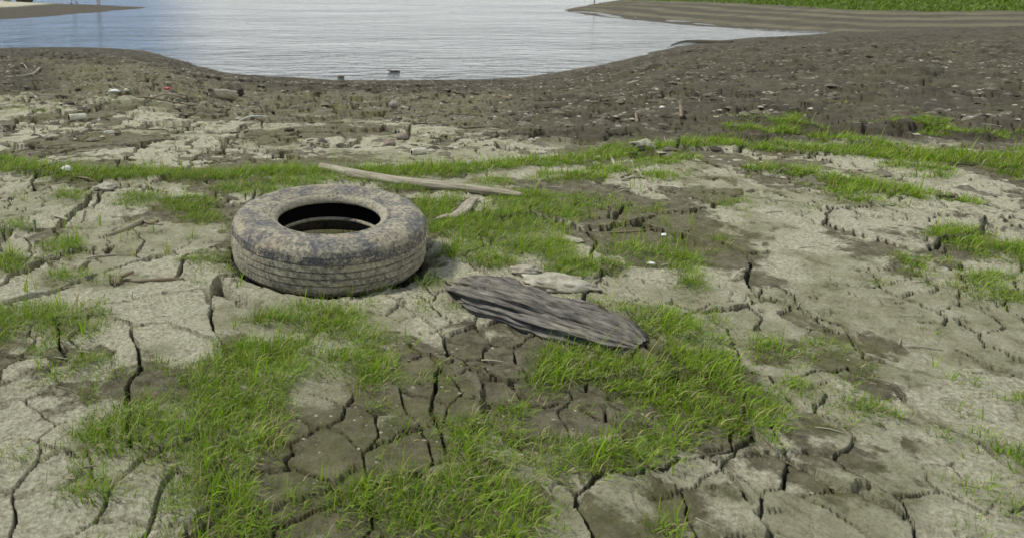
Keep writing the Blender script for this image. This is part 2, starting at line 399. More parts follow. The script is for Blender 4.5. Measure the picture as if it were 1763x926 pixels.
def wood_mat(name, dark, light, stretch=(110, 110, 7), muddy=.3):
    m, t, b = mat(name)
    n = noise(t, 1, 6, .65, stretch=stretch)
    gr = attr(t, 'grain'); mpn = [q for q in t.nodes if q.type == 'MAPPING'][0]; t.links.new(gr.outputs['Vector'], mpn.inputs[0]); n2 = noise(t, 14, 5, .6)
    c = mixc(t, mrange(t, n, .33, .67), dark, light)
    c = mixc(t, mrange(t, n2, .5, .75, 0, muddy), c, (.30, .27, .19))
    t.links.new(c, b.inputs['Base Color']); b.inputs['Roughness'].default_value = .9
    b.inputs['Specular IOR Level'].default_value = .2
    bump(t, b, mth(t, 'ADD', n, mth(t, 'MULTIPLY', n2, .4)), .8, .006)
    return m
def plain(name, c1, c2, scale=20, rough=.8, b_=.4, metallic=0, dist=.004):
    m, t, b = mat(name); n = noise(t, scale, 6, .65)
    t.links.new(mixc(t, mrange(t, n, .35, .65), c1, c2), b.inputs['Base Color']); b.inputs['Roughness'].default_value = rough
    b.inputs['Specular IOR Level'].default_value = .3
    bump(t, b, n, b_, dist); return m
def grass_mat(name, ca, cb, cc):
    m, t, b = mat(name)
    a = attr(t, 'tint'); s = t.nodes.new('ShaderNodeSeparateColor'); t.links.new(a.outputs['Color'], s.inputs[0])
    c = mixc(t, s.outputs[0], ca, cb); c = mixc(t, mrange(t, s.outputs[1], .82, .90), c, cc)
    t.links.new(c, b.inputs['Base Color']); b.inputs['Roughness'].default_value = .55
    b.inputs['Specular IOR Level'].default_value = .3
    tr = t.nodes.new('ShaderNodeBsdfTranslucent'); t.links.new(c, tr.inputs[0])
    ms = t.nodes.new('ShaderNodeMixShader'); ms.inputs[0].default_value = .28
    o = [n for n in t.nodes if n.type == 'OUTPUT_MATERIAL'][0]
    t.links.new(b.outputs[0], ms.inputs[1]); t.links.new(tr.outputs[0], ms.inputs[2]); t.links.new(ms.outputs[0], o.inputs[0])
    return m
def water_mat():
    m, t, b = mat('lake_water')
    b.inputs['Base Color'].default_value = (.06, .075, .07, 1); b.inputs['Roughness'].default_value = .15; b.inputs['IOR'].default_value = 1.33
    n1 = noise(t, 1.0, 3, .55, stretch=(1.1, 2.2, 1)); n2 = noise(t, 1.0, 3, .55, stretch=(4, 7, 1)); n3 = noise(t, 1.0, 3, .5, stretch=(.45, .6, 1))
    n4 = noise(t, 1.0, 3, .5, stretch=(.06, .07, 1))
    calm = mrange(t, n4, .38, .62, .55, 1.15)
    n5 = noise(t, 1.0, 3, .6, stretch=(.13, .24, 1))
    h = mth(t, 'ADD', mth(t, 'MULTIPLY', n1, 1.0), mth(t, 'ADD', mth(t, 'MULTIPLY', n2, .32), mth(t, 'ADD', mth(t, 'MULTIPLY', n3, .8), mth(t, 'MULTIPLY', n5, 1.3))))
    bump(t, b, mth(t, 'MULTIPLY', h, calm), 1.0, .62)
    return m
M = dict(ground=ground_mat(), water=water_mat(),
    driftwood=wood_mat('driftwood', (.17, .145, .10), (.44, .395, .29)),
    greywood=wood_mat('weathered_wood', (.030, .027, .023), (.24, .22, .18), stretch=(90, 90, 16), muddy=.75),
    darkwood=wood_mat('dark_wet_wood', (.03, .025, .018), (.09, .075, .05), muddy=.2),
    brownwood=wood_mat('brown_wood', (.12, .085, .05), (.25, .20, .13)),
    paleplastic=plain('pale_dirty_plastic', (.35, .33, .23), (.62, .60, .47), 30, .6),
    white=plain('white_scrap', (.5, .5, .43), (.8, .8, .74), 30, .6),
    stone=plain('grey_stone', (.17, .16, .12), (.32, .31, .25), 14, .9, .6),
    brownstone=plain('brown_stone', (.17, .13, .095), (.29, .24, .18), 14, .9, .6),
    clod=plain('dry_clod', (.24, .22, .155), (.46, .43, .33), 24, .95, .9, dist=.008),
    mudclod=plain('brown_clod', (.085, .072, .046), (.19, .17, .115), 30, .95, .9, dist=.008),
    mudclod2=plain('dry_crumb', (.15, .138, .09), (.36, .335, .24), 30, .95, .9, dist=.008),
    dark=plain('inside_shade', (.012, .011, .009), (.03, .027, .02), 20, .9),
    red=plain('red_petal', (.35, .01, .03), (.55, .03, .08), 30, .6),
    grass=grass_mat('fine_grass', (.05, .125, .002), (.25, .38, .006), (.42, .36, .17)),
    bankgrass=grass_mat('bank_grass', (.07, .13, .01), (.14, .21, .015), (.25, .24, .1)),
    blade=grass_mat('tall_grass', (.11, .22, .004), (.31, .46, .01), (.33, .24, .08)),
    skin=plain('skin', (.30, .17, .11), (.36, .21, .14), 8, .6), shorts=plain('dark_cloth', (.012, .012, .014), (.025, .024, .026), 20, .9),
    shirt=plain('grey_cloth', (.1, .11, .13), (.16, .17, .19), 20, .9), hair=plain('black_hair', (.01, .008, .006), (.02, .016, .012), 60, .6))

# ------------------------------------------------------------------ mesh helpers
def link(name, verts, faces, m=None, parent=None, smooth=True):
    me = bpy.data.meshes.new(name); me.from_pydata([tuple(v) for v in verts], [], faces); me.update()
    if m: me.materials.append(m)
    if smooth: me.polygons.foreach_set('use_smooth', [True]*len(me.polygons))
    gl = LASTG[0]
    if gl is not None and len(gl) == len(verts):
        at = me.attributes.new('grain', 'FLOAT_VECTOR', 'POINT'); at.data.foreach_set('vector', np.array(gl, np.float32).ravel())
    LASTG[0] = None
    o = bpy.data.objects.new(name, me); COL.objects.link(o)
    if parent: o.parent = parent
    return o
def fast_mesh(name, V, F, m, attrs=None, smooth=True):
    """V (n,3) floats, F (k,4) or (k,3) ints"""
    me = bpy.data.meshes.new(name); k = F.shape[1]
    me.vertices.add(len(V)); me.vertices.foreach_set('co', V.astype(np.float32).ravel())
    me.loops.add(F.size); me.loops.foreach_set('vertex_index', F.astype(np.int32).ravel())
    me.polygons.add(len(F)); me.polygons.foreach_set('loop_start', (np.arange(len(F))*k).astype(np.int32))
    me.polygons.foreach_set('loop_total', np.full(len(F), k, np.int32))
    me.update(calc_edges=True); me.validate()
    if smooth: me.polygons.foreach_set('use_smooth', np.ones(len(me.polygons), bool))
    for an, c in (attrs or {}).items():
        at = me.color_attributes.new(an, 'FLOAT_COLOR', 'POINT')
        at.data.foreach_set('color', np.c_[c, np.ones(len(c))].astype(np.float32).ravel())
    if m: me.materials.append(m)
    o = bpy.data.objects.new(name, me); COL.objects.link(o); return o
def tag(o, label=None, cat=None, group=None, kind=None):
    if label: o['label'] = label
    if cat: o['category'] = cat
    if group: o['group'] = group
    if kind: o['kind'] = kind
    return o
def thing(name, loc, label, cat, group=None, rz=0):
    o = bpy.data.objects.new(name, None); o.empty_display_size = .05; COL.objects.link(o); o.location = loc; o.rotation_euler = (0, 0, rz)
    return tag(o, label, cat, group)
def vn3(p, f, s=0):
    return sn(p[0]*f, p[1]*f+p[2]*f*1.7, s)-.5

def stick_data(pts, rad, seg=10, sub=6, rough=.12, squash=1.0, seed=0, lump=.25):
    """a bent tapering stick along points; ends broken unevenly"""
    P = [Vector(p) for p in pts]; n = len(P)
    C = []; R = []
    for i in range(n-1):
        p0 = P[max(i-1, 0)]; p1 = P[i]; p2 = P[i+1]; p3 = P[min(i+2, n-1)]
        for k in range(sub):
            t = k/sub
            C.append(.5*((2*p1)+(p2-p0)*t+(2*p0-5*p1+4*p2-p3)*t*t+(3*p1-p0-3*p2+p3)*t**3)); R.append(rad[i]*(1-t)+rad[i+1]*t)
    C.append(P[-1]); R.append(rad[-1])
    V = []; F = []; m = len(C); GR = []; al = random.random()*5
    ref = Vector((0, 0, 1))
    for i, c in enumerate(C):
        tan = (C[min(i+1, m-1)]-C[max(i-1, 0)]).normalized()
        sx = tan.cross(ref)
        if sx.length < .05: sx = tan.cross(Vector((0, 1, 0)))
        sx.normalize(); sz = sx.cross(tan).normalized()
        if i: al += (c-C[i-1]).length
        r = R[i]*(1+lump*vn3((i*.37+seed*3.1, seed, 0), 1.0, 3))
        for k in range(seg):
            a = 2*math.pi*k/seg
            rr = r*(1+rough*2*(vn3((k*1.3+seed*7, i*.22, seed), 1.0, 5)) + rough*.7*(random.random()-.5))
            off = tan*(random.random()-.5)*r*.9 if i in (0, m-1) else Vector((0, 0, 0))
            V.append(c + sx*math.cos(a)*rr + sz*math.sin(a)*rr*squash + off); GR.append((math.cos(a)*R[i], math.sin(a)*R[i], al))
    for i in range(m-1):
        for k in range(seg):
            k2 = (k+1) % seg
            F.append((i*seg+k, (i+1)*seg+k, (i+1)*seg+k2, i*seg+k2))
    F.append(tuple(range(seg))); F.append(tuple((m-1)*seg+k for k in reversed(range(seg))))
    LASTG[0] = GR
    return V, F
def stick(name, pix, rpx, label, cat, m='driftwood', group=None, lift=0.6, z=None, seg=9, rough=.12, squash=1, sub=5, parent=None, lump=.25, straight=False):
    """pix: places in the frame where the stick lies on the ground, rpx: its half width there"""
    pts = []; rad = []
    for i, (p, r) in enumerate(zip(pix, rpx)):
        zz = 0 if z is None else z[i]
        x, y = solve(p[0], p[1]); d = math.hypot(x, y); R = r*d/FPX
        q = Vector((x, y, gz(x, y)))
        # keep the seen place while raising the stick's middle above the ground
        hgt = R*lift+zz; dd = Vector((x, y, q.z+0)) - Vector((0, 0, CAM_H))
        if zz: k = (q.z+hgt-CAM_H)/dd.z; q = Vector((0, 0, CAM_H))+dd*k
        else: q.z += hgt
        pts.append(q); rad.append(R)
    if straight:
        za, zb = pts[0].z+rad[0]*1.0, pts[-1].z+rad[-1]*.2; cc = Vector((0, 0, CAM_H))
        for i in range(len(pts)):
            t_ = (pix[i][0]-pix[0][0])/(pix[-1][0]-pix[0][0]); dd = Vector(ray(*pix[i])); pts[i] = cc+dd*((za*(1-t_)+zb*t_-CAM_H)/dd.z)
    o0 = pts[0].copy()
    if parent is not None: o0 = parent.matrix_world.translation.copy() if parent.matrix_world.translation.length > 0 else parent.location.copy()
    V, F = stick_data([p-o0 for p in pts], rad, seg, sub, rough, squash, random.random()*9, lump)
    o = link(name, V, F, M[m], parent)
    if parent is None: o.location = o0; tag(o, label, cat, group)
    return o
def blob(name, u, v, wpx, hpx, label=None, cat=None, m='stone', group=None, rough=.18, depth=1.0, sink=.25, seed=0, rot=0, parent=None, dz=0, n=(14, 9), power=1, w3=None):
    x, y = solve(u, v); d = math.hypot(x, y); a = (wpx*d/FPX/2) if w3 is None else w3[0]; c = (hpx*d/FPX/2) if w3 is None else w3[1]; b = a*depth
    V = []; F = []; ns, nr = n
    for i in range(nr+1):
        th = math.pi*i/nr
        for k in range(ns):
            ph = 2*math.pi*k/ns
            p = Vector((math.sin(th)*math.cos(ph), math.sin(th)*math.sin(ph), math.cos(th)))
            q = 1 + rough*2*(vn3(tuple(p*1.7+Vector((seed*5+9, seed*3+9, 9))), 1.6, 2)) + rough*1.0*vn3(tuple(p*4+Vector((seed+20, 20, 20))), 2, 4)
            V.append((p.x*a*q, p.y*b*q, p.z*c*q))
    for i in range(nr):
        for k in range(ns):
            k2 = (k+1) % ns; F.append((i*ns+k, (i+1)*ns+k, (i+1)*ns+k2, i*ns+k2))
    o = link(name, V, F, M[m], parent)
    o.location = (x, y, gz(x, y)+c*(1-sink*2)+dz); o.rotation_euler = (0, 0, rot)
    if parent is None: tag(o, label, cat, group)
    return o

# ------------------------------------------------------------------ ground, water
A0, A1, OY = math.radians(-36), math.radians(47), -0.45
ths = np.linspace(A0, A1, 1100)
ds = [1.15]
while ds[-1] < 48: ds.append(ds[-1] + float(np.clip((ds[-1]-.3)**2/(430 if ds[-1] < 2.1 else 640 if ds[-1] < 4.4 else 1050), .0028, .085 if ds[-1] < 22 else .16 if ds[-1] < 34 else .4)))
ds = np.array(ds)
TH, D = np.meshgrid(ths, ds)
X = np.sin(TH)*D; Y = np.cos(TH)*D + OY
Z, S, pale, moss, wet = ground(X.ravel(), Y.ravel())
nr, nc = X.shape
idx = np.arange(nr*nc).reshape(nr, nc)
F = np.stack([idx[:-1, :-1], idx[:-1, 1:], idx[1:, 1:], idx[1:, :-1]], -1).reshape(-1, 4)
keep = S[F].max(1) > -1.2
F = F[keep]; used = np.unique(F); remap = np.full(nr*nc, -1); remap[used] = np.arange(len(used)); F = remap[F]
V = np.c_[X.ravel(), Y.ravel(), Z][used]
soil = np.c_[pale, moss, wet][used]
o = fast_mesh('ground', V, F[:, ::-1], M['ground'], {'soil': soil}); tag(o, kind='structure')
print('ground quads', len(F))
# the same shore carried on coarsely beside and behind the near ground
gx = np.linspace(-90, 90, 181); gy = np.linspace(-70, 70, 141)
XX, YY = np.meshgrid(gx, gy); zz, ss = base_h(XX.ravel(), YY.ravel())
ii = np.arange(XX.size).reshape(XX.shape)
FF = np.stack([ii[:-1, :-1], ii[:-1, 1:], ii[1:, 1:], ii[1:, :-1]], -1).reshape(-1, 4)
an = np.arctan2(XX.ravel(), YY.ravel()-OY); dd = np.hypot(XX.ravel(), YY.ravel()-OY)
infan = (an > A0) & (an < A1) & (dd < 48) & (dd > 1.15)
FF = FF[(~infan[FF].all(1)) & (ss[FF].max(1) > -3)]
zz = zz - .10*(dd < 52)
so = np.c_[.5+0*zz, fbm(XX.ravel()*.3, YY.ravel()*.3, 3, 3), 1-sst(.5, 3, ss)]
o = fast_mesh('shore_ground', np.c_[XX.ravel(), YY.ravel(), zz-.10], FF, M['ground'], {'soil': so}); tag(o, kind='structure')
# water out to the horizon
o = link('lake_water', [(-5000, -200, 0), (5000, -200, 0), (5000, 8000, 0), (-5000, 8000, 0)], [(0, 1, 2, 3)], M['water'])
o.location.z = WATER; tag(o, kind='structure')

# ------------------------------------------------------------------ the two spits across the water
def bank(name, poly_px, nfront, slope, cap, step, soilf, greenat=None):
    poly = smooth_poly([on_plane(u, v, WATER) for u, v in poly_px], 1)
    xs = [p[0] for p in poly]; ys = [p[1] for p in poly]
    # rows closer together in front
    nx, ny = 420, 190
    yy = 1/np.linspace(1/(min(ys)-2), 1/(max(ys)+2), ny)
    aa = np.linspace(min(x/y for x, y in poly)-.03, max(x/y for x, y in poly)+.03, nx)
    A, YY = np.meshgrid(aa, yy); XX = (A*YY).ravel(); YY = YY.ravel()
    jx = XX+1.2*(fbm(XX*.5, YY*.5, 3, 8)-.5); jy = YY+1.2*(fbm(XX*.5+5, YY*.5, 3, 9)-.5)
    d = seg_dist(jx, jy, poly+[poly[0]]); s = np.where(inside(jx, jy, poly), d, -d)
    fr = smooth_poly([on_plane(u, v, WATER) for u, v in poly_px[:nfront]], 1)
    f = seg_dist(jx, jy, fr)
    r = np.clip(f*(s > 0), 0, None)*slope; ph = 0*r
    if step:
        q = r/step + .5*(fbm(XX*.12, YY*.12, 2, 5)-.5); ph = q-np.floor(q); r = (np.floor(q)+sst(.45, .95, ph))*step*.85 + r*.15
    r = np.minimum(np.clip(r, 0, None), np.clip(s, 0, None)*.16)
    z = WATER + np.where(s > 0, cap*(1-np.exp(-r/cap)), .1*s) + .16*(fbm(XX*.9, YY*.6, 5, 12)-.5)*sst(0, 2.5, s)
    ii = np.arange(XX.size).reshape(ny, nx)
    F = np.stack([ii[:-1, :-1], ii[:-1, 1:], ii[1:, 1:], ii[1:, :-1]], -1).reshape(-1, 4)
    F = F[s[F].max(1) > -.8]; us = np.unique(F); rm = np.full(XX.size, -1); rm[us] = np.arange(len(us))
    o = fast_mesh(name, np.c_[XX, YY, z][us], rm[F], M['ground'], {'soil': soilf(XX, YY, s, f, ph)[us]})
    return tag(o, kind='structure'), fr, poly
def soilL(x, y, s, f, ph):
    # pale sand on the landward end
    p = sst(60, 75, y)*sst(-26, -30, x)
    return np.c_[np.maximum(p*.9, 0*x), .1*fbm(x*.5, y*.5, 3, 4), np.clip(1.25-.9*p-.35*fbm(x*.6, y*.9, 3, 6), 0, 1)]
def soilR(x, y, s, f, ph):
    g = sst(14, 16, f)
    return np.c_[(.55*sst(.55, .8, ph)*(1-sst(.8, 1, ph))*.35+.2*sst(.55, .7, fbm(x*.5, y*.5, 3, 12)))*(1-g)*fbm(x*.4, y*.4, 3, 2), .40*sst(2, 5, f)*sst(.3, .6, ph)+g, np.clip((1.1-sst(0, 4, f)*.25)-1.0*sst(.45, .6, ph)*(1-sst(.8, .95, ph))*fbm(x*.2, y*2, 3, 7)+.3*(1-sst(0, .4, ph)), 0, 1)*(1-g)]
SL, frL, polyL = bank('sand_spit', [(-700, 100), (-200, 54), (0, 34.5), (60, 30.5), (110, 26.5), (180, 20.5), (262, 13.5), (215, 12), (160, 10.3), (110, 8.5), (60, 6.5), (0, 3), (-200, -6), (-700, -8), (-900, 60)], 7, .02, .22, 0, soilL)
SR, frR, polyR = bank('terraced_bank', [(968, 18), (1010, 27.5), (1100, 36.5), (1200, 45), (1330, 55), (1500, 62), (1800, 66), (2400, 60), (2400, -16), (1800, -16), (1400, -12), (1200, -9), (1110, -4), (1060, 2), (1030, 7), (995, 13)], 8, .036, 4, .13, soilR)

# ------------------------------------------------------------------ the tyre
def tyre():
    t = thing('tyre', (TX, TY, -.006), 'old mud-caked black tyre lying flat on its side in the foreground grass', 'tyre')
    NS = 300
    t.rotation_euler = (math.radians(4.2), 0, 0); t.scale = (1, 1, .97)
    def lathe(name, prof, m, disp=.0012, closed=False, f=26):
        V = []; F = []; n = len(prof)
        P = np.array(prof); A = np.arange(NS)*2*np.pi/NS
        AA, I = np.meshgrid(A, np.arange(n)); R = P[I, 0]; Zz = P[I, 1]
        nz = fbm((np.cos(AA)*R*f+Zz*f*.8)+40, (np.sin(AA)*R*f+Zz*f*.5)+40, 4, 77)-.5
        nz2 = fbm((np.cos(AA)*R*120+Zz*90)+40, (np.sin(AA)*R*120+Zz*60)+40, 2, 78)-.5
        Rr = R + disp*(nz*3+nz2*1.6)*np.where(R > .31, 1, .2); Zz2 = Zz + disp*(nz*3+nz2*1.2)
        VV = np.c_[(np.cos(AA)*Rr).ravel(), (np.sin(AA)*Rr).ravel(), Zz2.ravel()]
        ii = np.arange(n*NS).reshape(n, NS); j = np.roll(ii, -1, 1)
        if closed: a_, b_ = ii, np.roll(ii, -1, 0); ja, jb = j, np.roll(j, -1, 0)
        else: a_, b_, ja, jb = ii[:-1], ii[1:], j[:-1], j[1:]
        FF = np.stack([a_, b_, jb, ja], -1).reshape(-1, 4)
        o = fast_mesh(name, VV, FF, m); o.parent = t
        return o
    # material: rubber under dried mud
    def rub(name, lo, hi, streak=False, rust=.35):
        m, tt, b = mat(name)
        nA = noise(tt, 15, 9, .72); nB = noise(tt, 75, 6, .75); nC = noise(tt, 6, 5, .65); nD = noise(tt, 170, 3, .6)
        v = mth(tt, 'ADD', nA, mth(tt, 'MULTIPLY', mth(tt, 'SUBTRACT', nB, .5), .55))
        if streak: v = mth(tt, 'ADD', v, mth(tt, 'MULTIPLY', mth(tt, 'SUBTRACT', nD, .5), .5))
        mf = mrange(tt, v, lo, hi)
        rc = mixc(tt, mrange(tt, nB, .35, .65), (.045, .047, .052), (.13, .13, .132))
        mud = mixc(tt, mrange(tt, nB, .35, .7), (.17, .155, .108), (.43, .39, .275))
        mud = mixc(tt, mrange(tt, nC, .52, .66, 0, rust), mud, (.33, .235, .145))
        tt.links.new(mixc(tt, mf, rc, mud), b.inputs['Base Color'])
        tt.links.new(mrange(tt, mf, 0, 1, .5, .95), b.inputs['Roughness'])
        b.inputs['Specular IOR Level'].default_value = .35
        bump(tt, b, mth(tt, 'ADD', mth(tt, 'MULTIPLY', mf, .8), mth(tt, 'ADD', nB, mth(tt, 'MULTIPLY', nD, .5))), .8, .004)
        return m
    side_m = rub('muddy_sidewall_rubber', .35, .55, rust=.35); sh_m = rub('bare_shoulder_rubber', .45, .58, True, .3)
    tr_m = rub('muddy_tread_rubber', .24, .48, True, .12); bead_m = rub('muddy_bead_rubber', .25, .42, rust=.05)
    R0, W = .338, .19
    top = [(.332, .155), (.3305, .162), (.327, .169), (.321, .175), (.316, .1765), (.312, .1795), (.303, .1845), (.293, .188), (.282, .190), (.270, .1898), (.258, .1885), (.246, .1868),
           (.234, .1848), (.224, .183), (.217, .1815), (.213, .1805), (.210, .183), (.206, .183), (.203, .180)]
    lathe('sidewall', top, side_m, .0014)
    bead = [(.203, .180), (.199, .1795), (.195, .178), (.190, .175), (.1855, .172), (.1815, .167), (.179, .161), (.1785, .155), (.181, .150), (.186, .151), (.196, .158)]
    lathe('bead', bead, bead_m, .0008)
    low = [(.332, .035), (.327, .021), (.316, .010), (.300, .003), (.28, .004), (.25, .022), (.222, .050), (.203, .066)]
    lathe('sidewall', low, side_m, .0012)
    bead2 = [(.203, .066), (.199, .069), (.193, .073), (.187, .077), (.182, .080), (.178, .084), (.178, .089), (.182, .093), (.188, .093), (.195, .089)]
    lathe('bead', bead2, bead_m, .0008)
    lin = [(.186, .151), (.205, .162), (.24, .172), (.28, .174), (.305, .163), (.318, .145), (.321, .095), (.318, .045), (.305, .022), (.28, .022), (.25, .038), (.222, .066), (.195, .089)]
    lm, tt, b = mat('black_inner_liner'); b.inputs['Base Color'].default_value = (.006, .006, .006, 1); b.inputs['Roughness'].default_value = .8
    b.inputs['Specular IOR Level'].default_value = .15
    lathe('inner_liner', lin, lm, 0)
    # tread: base carcass, two shoulders and four ribs with sipes cut between lugs
    lathe('tread_base', [(.3265, .155), (.3295, .125), (.3305, .095), (.3295, .065), (.3265, .035)], tr_m, .0012)
    def rib(name, z0, z1, nl, gap, skew, m, dp=.0075, wav=0.0):
        V = []; F = []; per = 10; n = nl*per
        def crown(z): return R0 - 1.05*(z-.095)**2*1.0
        prof = [(0, z0), (1, z0+.0012), (1, (2*z0+z1)/3), (1, (z0+2*z1)/3), (1, z1-.0012), (0, z1)]
        for i in range(n):
            ph = (i % per)/per; a0 = 2*math.pi*i/n
            cut = 1.0 if ph < 1e-6 or ph > 1-gap else 0.0
            for k, (up, z) in enumerate(prof):
                a = a0 + skew*(z-(z0+z1)/2) 
                mud = .0022*(2*sn(math.cos(a)*9+z*60+30, math.sin(a)*9+30, 5)-.7)
                base = crown(z)-dp
                r = base + (dp*up*(1-.2*cut)) + mud*up
                zz = z + wav*math.sin(a*nl)
                V.append((r*math.cos(a), r*math.sin(a), zz))
        m_ = len(prof)
        for i in range(n):
            j = (i+1) % n
            for k in range(m_-1): F.append((i*m_+k, i*m_+k+1, j*m_+k+1, j*m_+k)[::-1])
        o = link(name, V, F, m, t, smooth=False); return o
    rib('tread_rib', .130, .157, 120, .06, 1.2, sh_m)
    rib('tread_rib', .1055, .1265, 120, .06, -1.5, tr_m, wav=.0008)
    rib('tread_rib', .082, .102, 120, .06, 1.5, tr_m, wav=.0008)
    rib('tread_rib', .058, .0785, 120, .06, -1.5, tr_m, wav=.0008)
    rib('tread_rib', .031, .0545, 120, .06, 1.2, tr_m)
    return t
tyre()

# ------------------------------------------------------------------ wood on the ground
stick('driftwood_pole', [(553,288),(600,298),(650,307),(700,314),(760,320.5),(820,326),(870,332),(898,336)], [7.5,8.6,9,8.6,8,7,5.8,4],
      'long bare driftwood pole lying in the grass behind the tyre', 'driftwood', 'driftwood', lift=1.5, seg=18, sub=7, rough=.05, lump=.03, straight=True)
o = stick('bark_slab', [(751,377),(768,372),(784,371),(800,360),(812,346),(822,342)], [2.5,7.5,10.5,11.5,9,3.5], 'curled grey-brown slab of bark in the grass right of the tyre', 'bark', 'driftwood', lift=1.5, squash=.35, seg=20, rough=.16, lump=.1, straight=True)
lg = thing('log', G(388, 166), 'short thick pale log with a dark broken end near the waterline', 'log')
def child_stick(par, name, pix, rpx, m, z=None, lift=.6, **k):
    o = stick(name, pix, rpx, None, None, m, z=z, lift=lift, **k)
    o.location = o.location-par.location; o.parent = par
    for key in ('label', 'category'):
        if key in o: del o[key]
    return o
child_stick(lg, 'trunk', [(363,162),(378,163),(392,164),(403,166)], [8,8.2,8.6,9.2], 'driftwood', lift=1.0, seg=16, rough=.1, sub=6, lump=.06, straight=True)
child_stick(lg, 'broken_end', [(401,166),(408,167.5),(414,169)], [9,9,7], 'darkwood', lift=.95, seg=14, rough=.2)
stick('pole', [(236,163),(280,162.5),(330,161.5),(366,160.5)], [1.5,1.9,2.0,2.1], 'straight pale pole reaching left from the short log', 'stick', 'driftwood', lift=1.4, z=[.05,.05,.05,.05])
stick('pole', [(207,171),(245,174),(290,178),(335,185)], [1.2,1.6,1.6,1.4], 'straight pole lying aslant below the red flower', 'stick', 'brownwood', lift=1)
stick('stick', [(173,131),(183,141),(194,151),(204,158)], [1.1,1.3,1.2,1.0], 'thin pale stick slanting down to the white scraps at left', 'stick', 'driftwood', z=[.03,.02,.01,0])
b1 = thing('branch', G(30, 132), 'forked pale branch lying on dark mud at the left edge', 'branch')
child_stick(b1, 'limb', [(10,133),(22,134),(35,130),(50,128)], [1.5,2.2,2.3,2], 'driftwood')
child_stick(b1, 'limb', [(48,130),(58,127),(69,121)], [2,2,1.5], 'driftwood', lift=1.2)
child_stick(b1, 'twig', [(14,132),(4,134),(-8,131)], [1,1,.6], 'driftwood')
b2 = thing('dead_branch', G(26, 93), 'thin dark forked twig standing up from the left shore', 'branch')
child_stick(b2, 'stem', [(26,93),(26,93),(26,93),(26,93)], [.9,.8,.7,.5], 'darkwood', z=[0,.07,.16,.26]) if False else None
def standing(par, pts3, r, m):
    V, F = stick_data([Vector(p) for p in pts3], r, 6, 4, .1, 1, random.random()*9); return link('stem' if len(pts3) > 3 else 'twig', V, F, M[m], par)
standing(b2, [(0,0,-.03),(-.035,0,.05),(-.09,0,.13),(-.14,.02,.20),(-.16,.02,.27)], [.010,.009,.008,.006,.004], 'darkwood')
standing(b2, [(-.09,0,.13),(-.05,0,.17),(0,.02,.20)], [.005,.004,.003], 'darkwood')
st = thing('floating_driftwood', Vector((*on_plane(676, 124, WATER), WATER)), 'black lump of driftwood with an upturned end floating just off the shore', 'driftwood')
V, F = stick_data([(-.04,0,.0),(.0,0,.012),(.06,.0,.015),(.11,0,.005)], [.02,.034,.035,.022], 10, 6, .2, .8, 3); link('trunk', V, F, M['darkwood'], st)
V, F = stick_data([(-.02,0,.01),(-.06,0,.03),(-.085,0,.06)], [.02,.013,.005], 8, 5, .2, 1, 4); link('stub', V, F, M['darkwood'], st)
V, F = stick_data([(-.04,0,.03),(-.03,0,.055),(-.035,0,.075)], [.007,.005,.003], 6, 3, .2, 1, 5); link('stub', V, F, M['darkwood'], st); st.scale = (1.6, 1.2, .9); st.location.z += .0
blob('stone', 587, 136, 13, 7, 'dark wet stone at the waterline left of the floating driftwood', 'stone', 'darkwood', seed=2)
o = stick('log', [(1156,80),(1175,76),(1200,75),(1260,74)], [1.5,3.2,3.8,3], 'black waterlogged log at the water edge on the far right', 'log', 'darkwood', lift=.5, seg=12)
stick('stick', [(93,375),(104,380),(117,387)], [1.8,2.4,2.2], 'short bleached stick beside the wide crack at left', 'stick', 'driftwood', lift=1.3)
stick('stick', [(146,369),(143,377),(141,385)], [1.9,2.3,1.8], 'short thick pale stick right of the wide crack', 'stick', 'driftwood', lift=1)
b3 = thing('branch', G(220, 395), 'bent split branch on pale mud left of the tyre', 'branch')
child_stick(b3, 'limb', [(186,409),(205,403),(225,393),(248,383)], [1.4,2.6,3.0,3.2], 'driftwood', lift=1.1)
child_stick(b3, 'limb', [(248,384),(260,388),(272,381)], [2.8,2.4,1.8], 'brownwood', lift=1)
child_stick(b3, 'twig', [(262,386),(276,388),(281,386)], [1.4,1.2,.8], 'driftwood', lift=1)
stick('stick', [(216,484),(240,487),(275,486),(317,483)], [2.4,3.2,3.4,3.0], 'straight grey-brown stick at the bottom left, second nearest the camera', 'stick', 'brownwood', lift=.9, seg=11)
stick('root_piece', [(203,492),(207,483),(216,474),(230,468)], [3.0,4.2,4.4,2.5], 'short curved root piece leaning beside the straight stick at the bottom left', 'root', 'brownwood', lift=1, seg=11, z=[0,.0,.012,.022])
stick('twig', [(95,447),(120,442),(150,445),(190,444),(225,441)], [1.0,1.4,1.5,1.3,.9], 'long thin wavy twig across the pale mud at lower left', 'twig', 'driftwood', lift=1)
stick('wood_stub', [(1099,207),(1097,200),(1095,194)], [2.6,2.6,2.2], 'pale knobbly wood stub standing among clods, left one of two', 'wood stub', 'brownwood', z=[0,.01,.02])
stick('wood_stub', [(1173,205),(1173,198),(1171,188)], [3.4,3.0,2.2], 'pale straight wood stub standing among clods, right one of two', 'wood stub', 'brownwood', z=[0,.02,.03])
stick('stick', [(1050,271),(1055,280),(1061,290)], [2.4,2.8,1.6], 'flat grey splinter pointing down through the grass at right', 'stick', 'driftwood', lift=1, squash=.5)
b4 = thing('twig_pile', G(1085, 302), 'tangle of broken pale twigs beside a hollow in the right grass', 'twigs')
child_stick(b4, 'twig', [(1082,290),(1093,296),(1105,304)], [2,2.2,1.6], 'driftwood', lift=1.5)
child_stick(b4, 'twig', [(1068,308),(1082,303),(1095,298)], [1.2,1.6,1.2], 'brownwood', lift=1)
child_stick(b4, 'twig', [(1070,311),(1088,309),(1104,308)], [1.6,2.2,1.6], 'driftwood', lift=1)
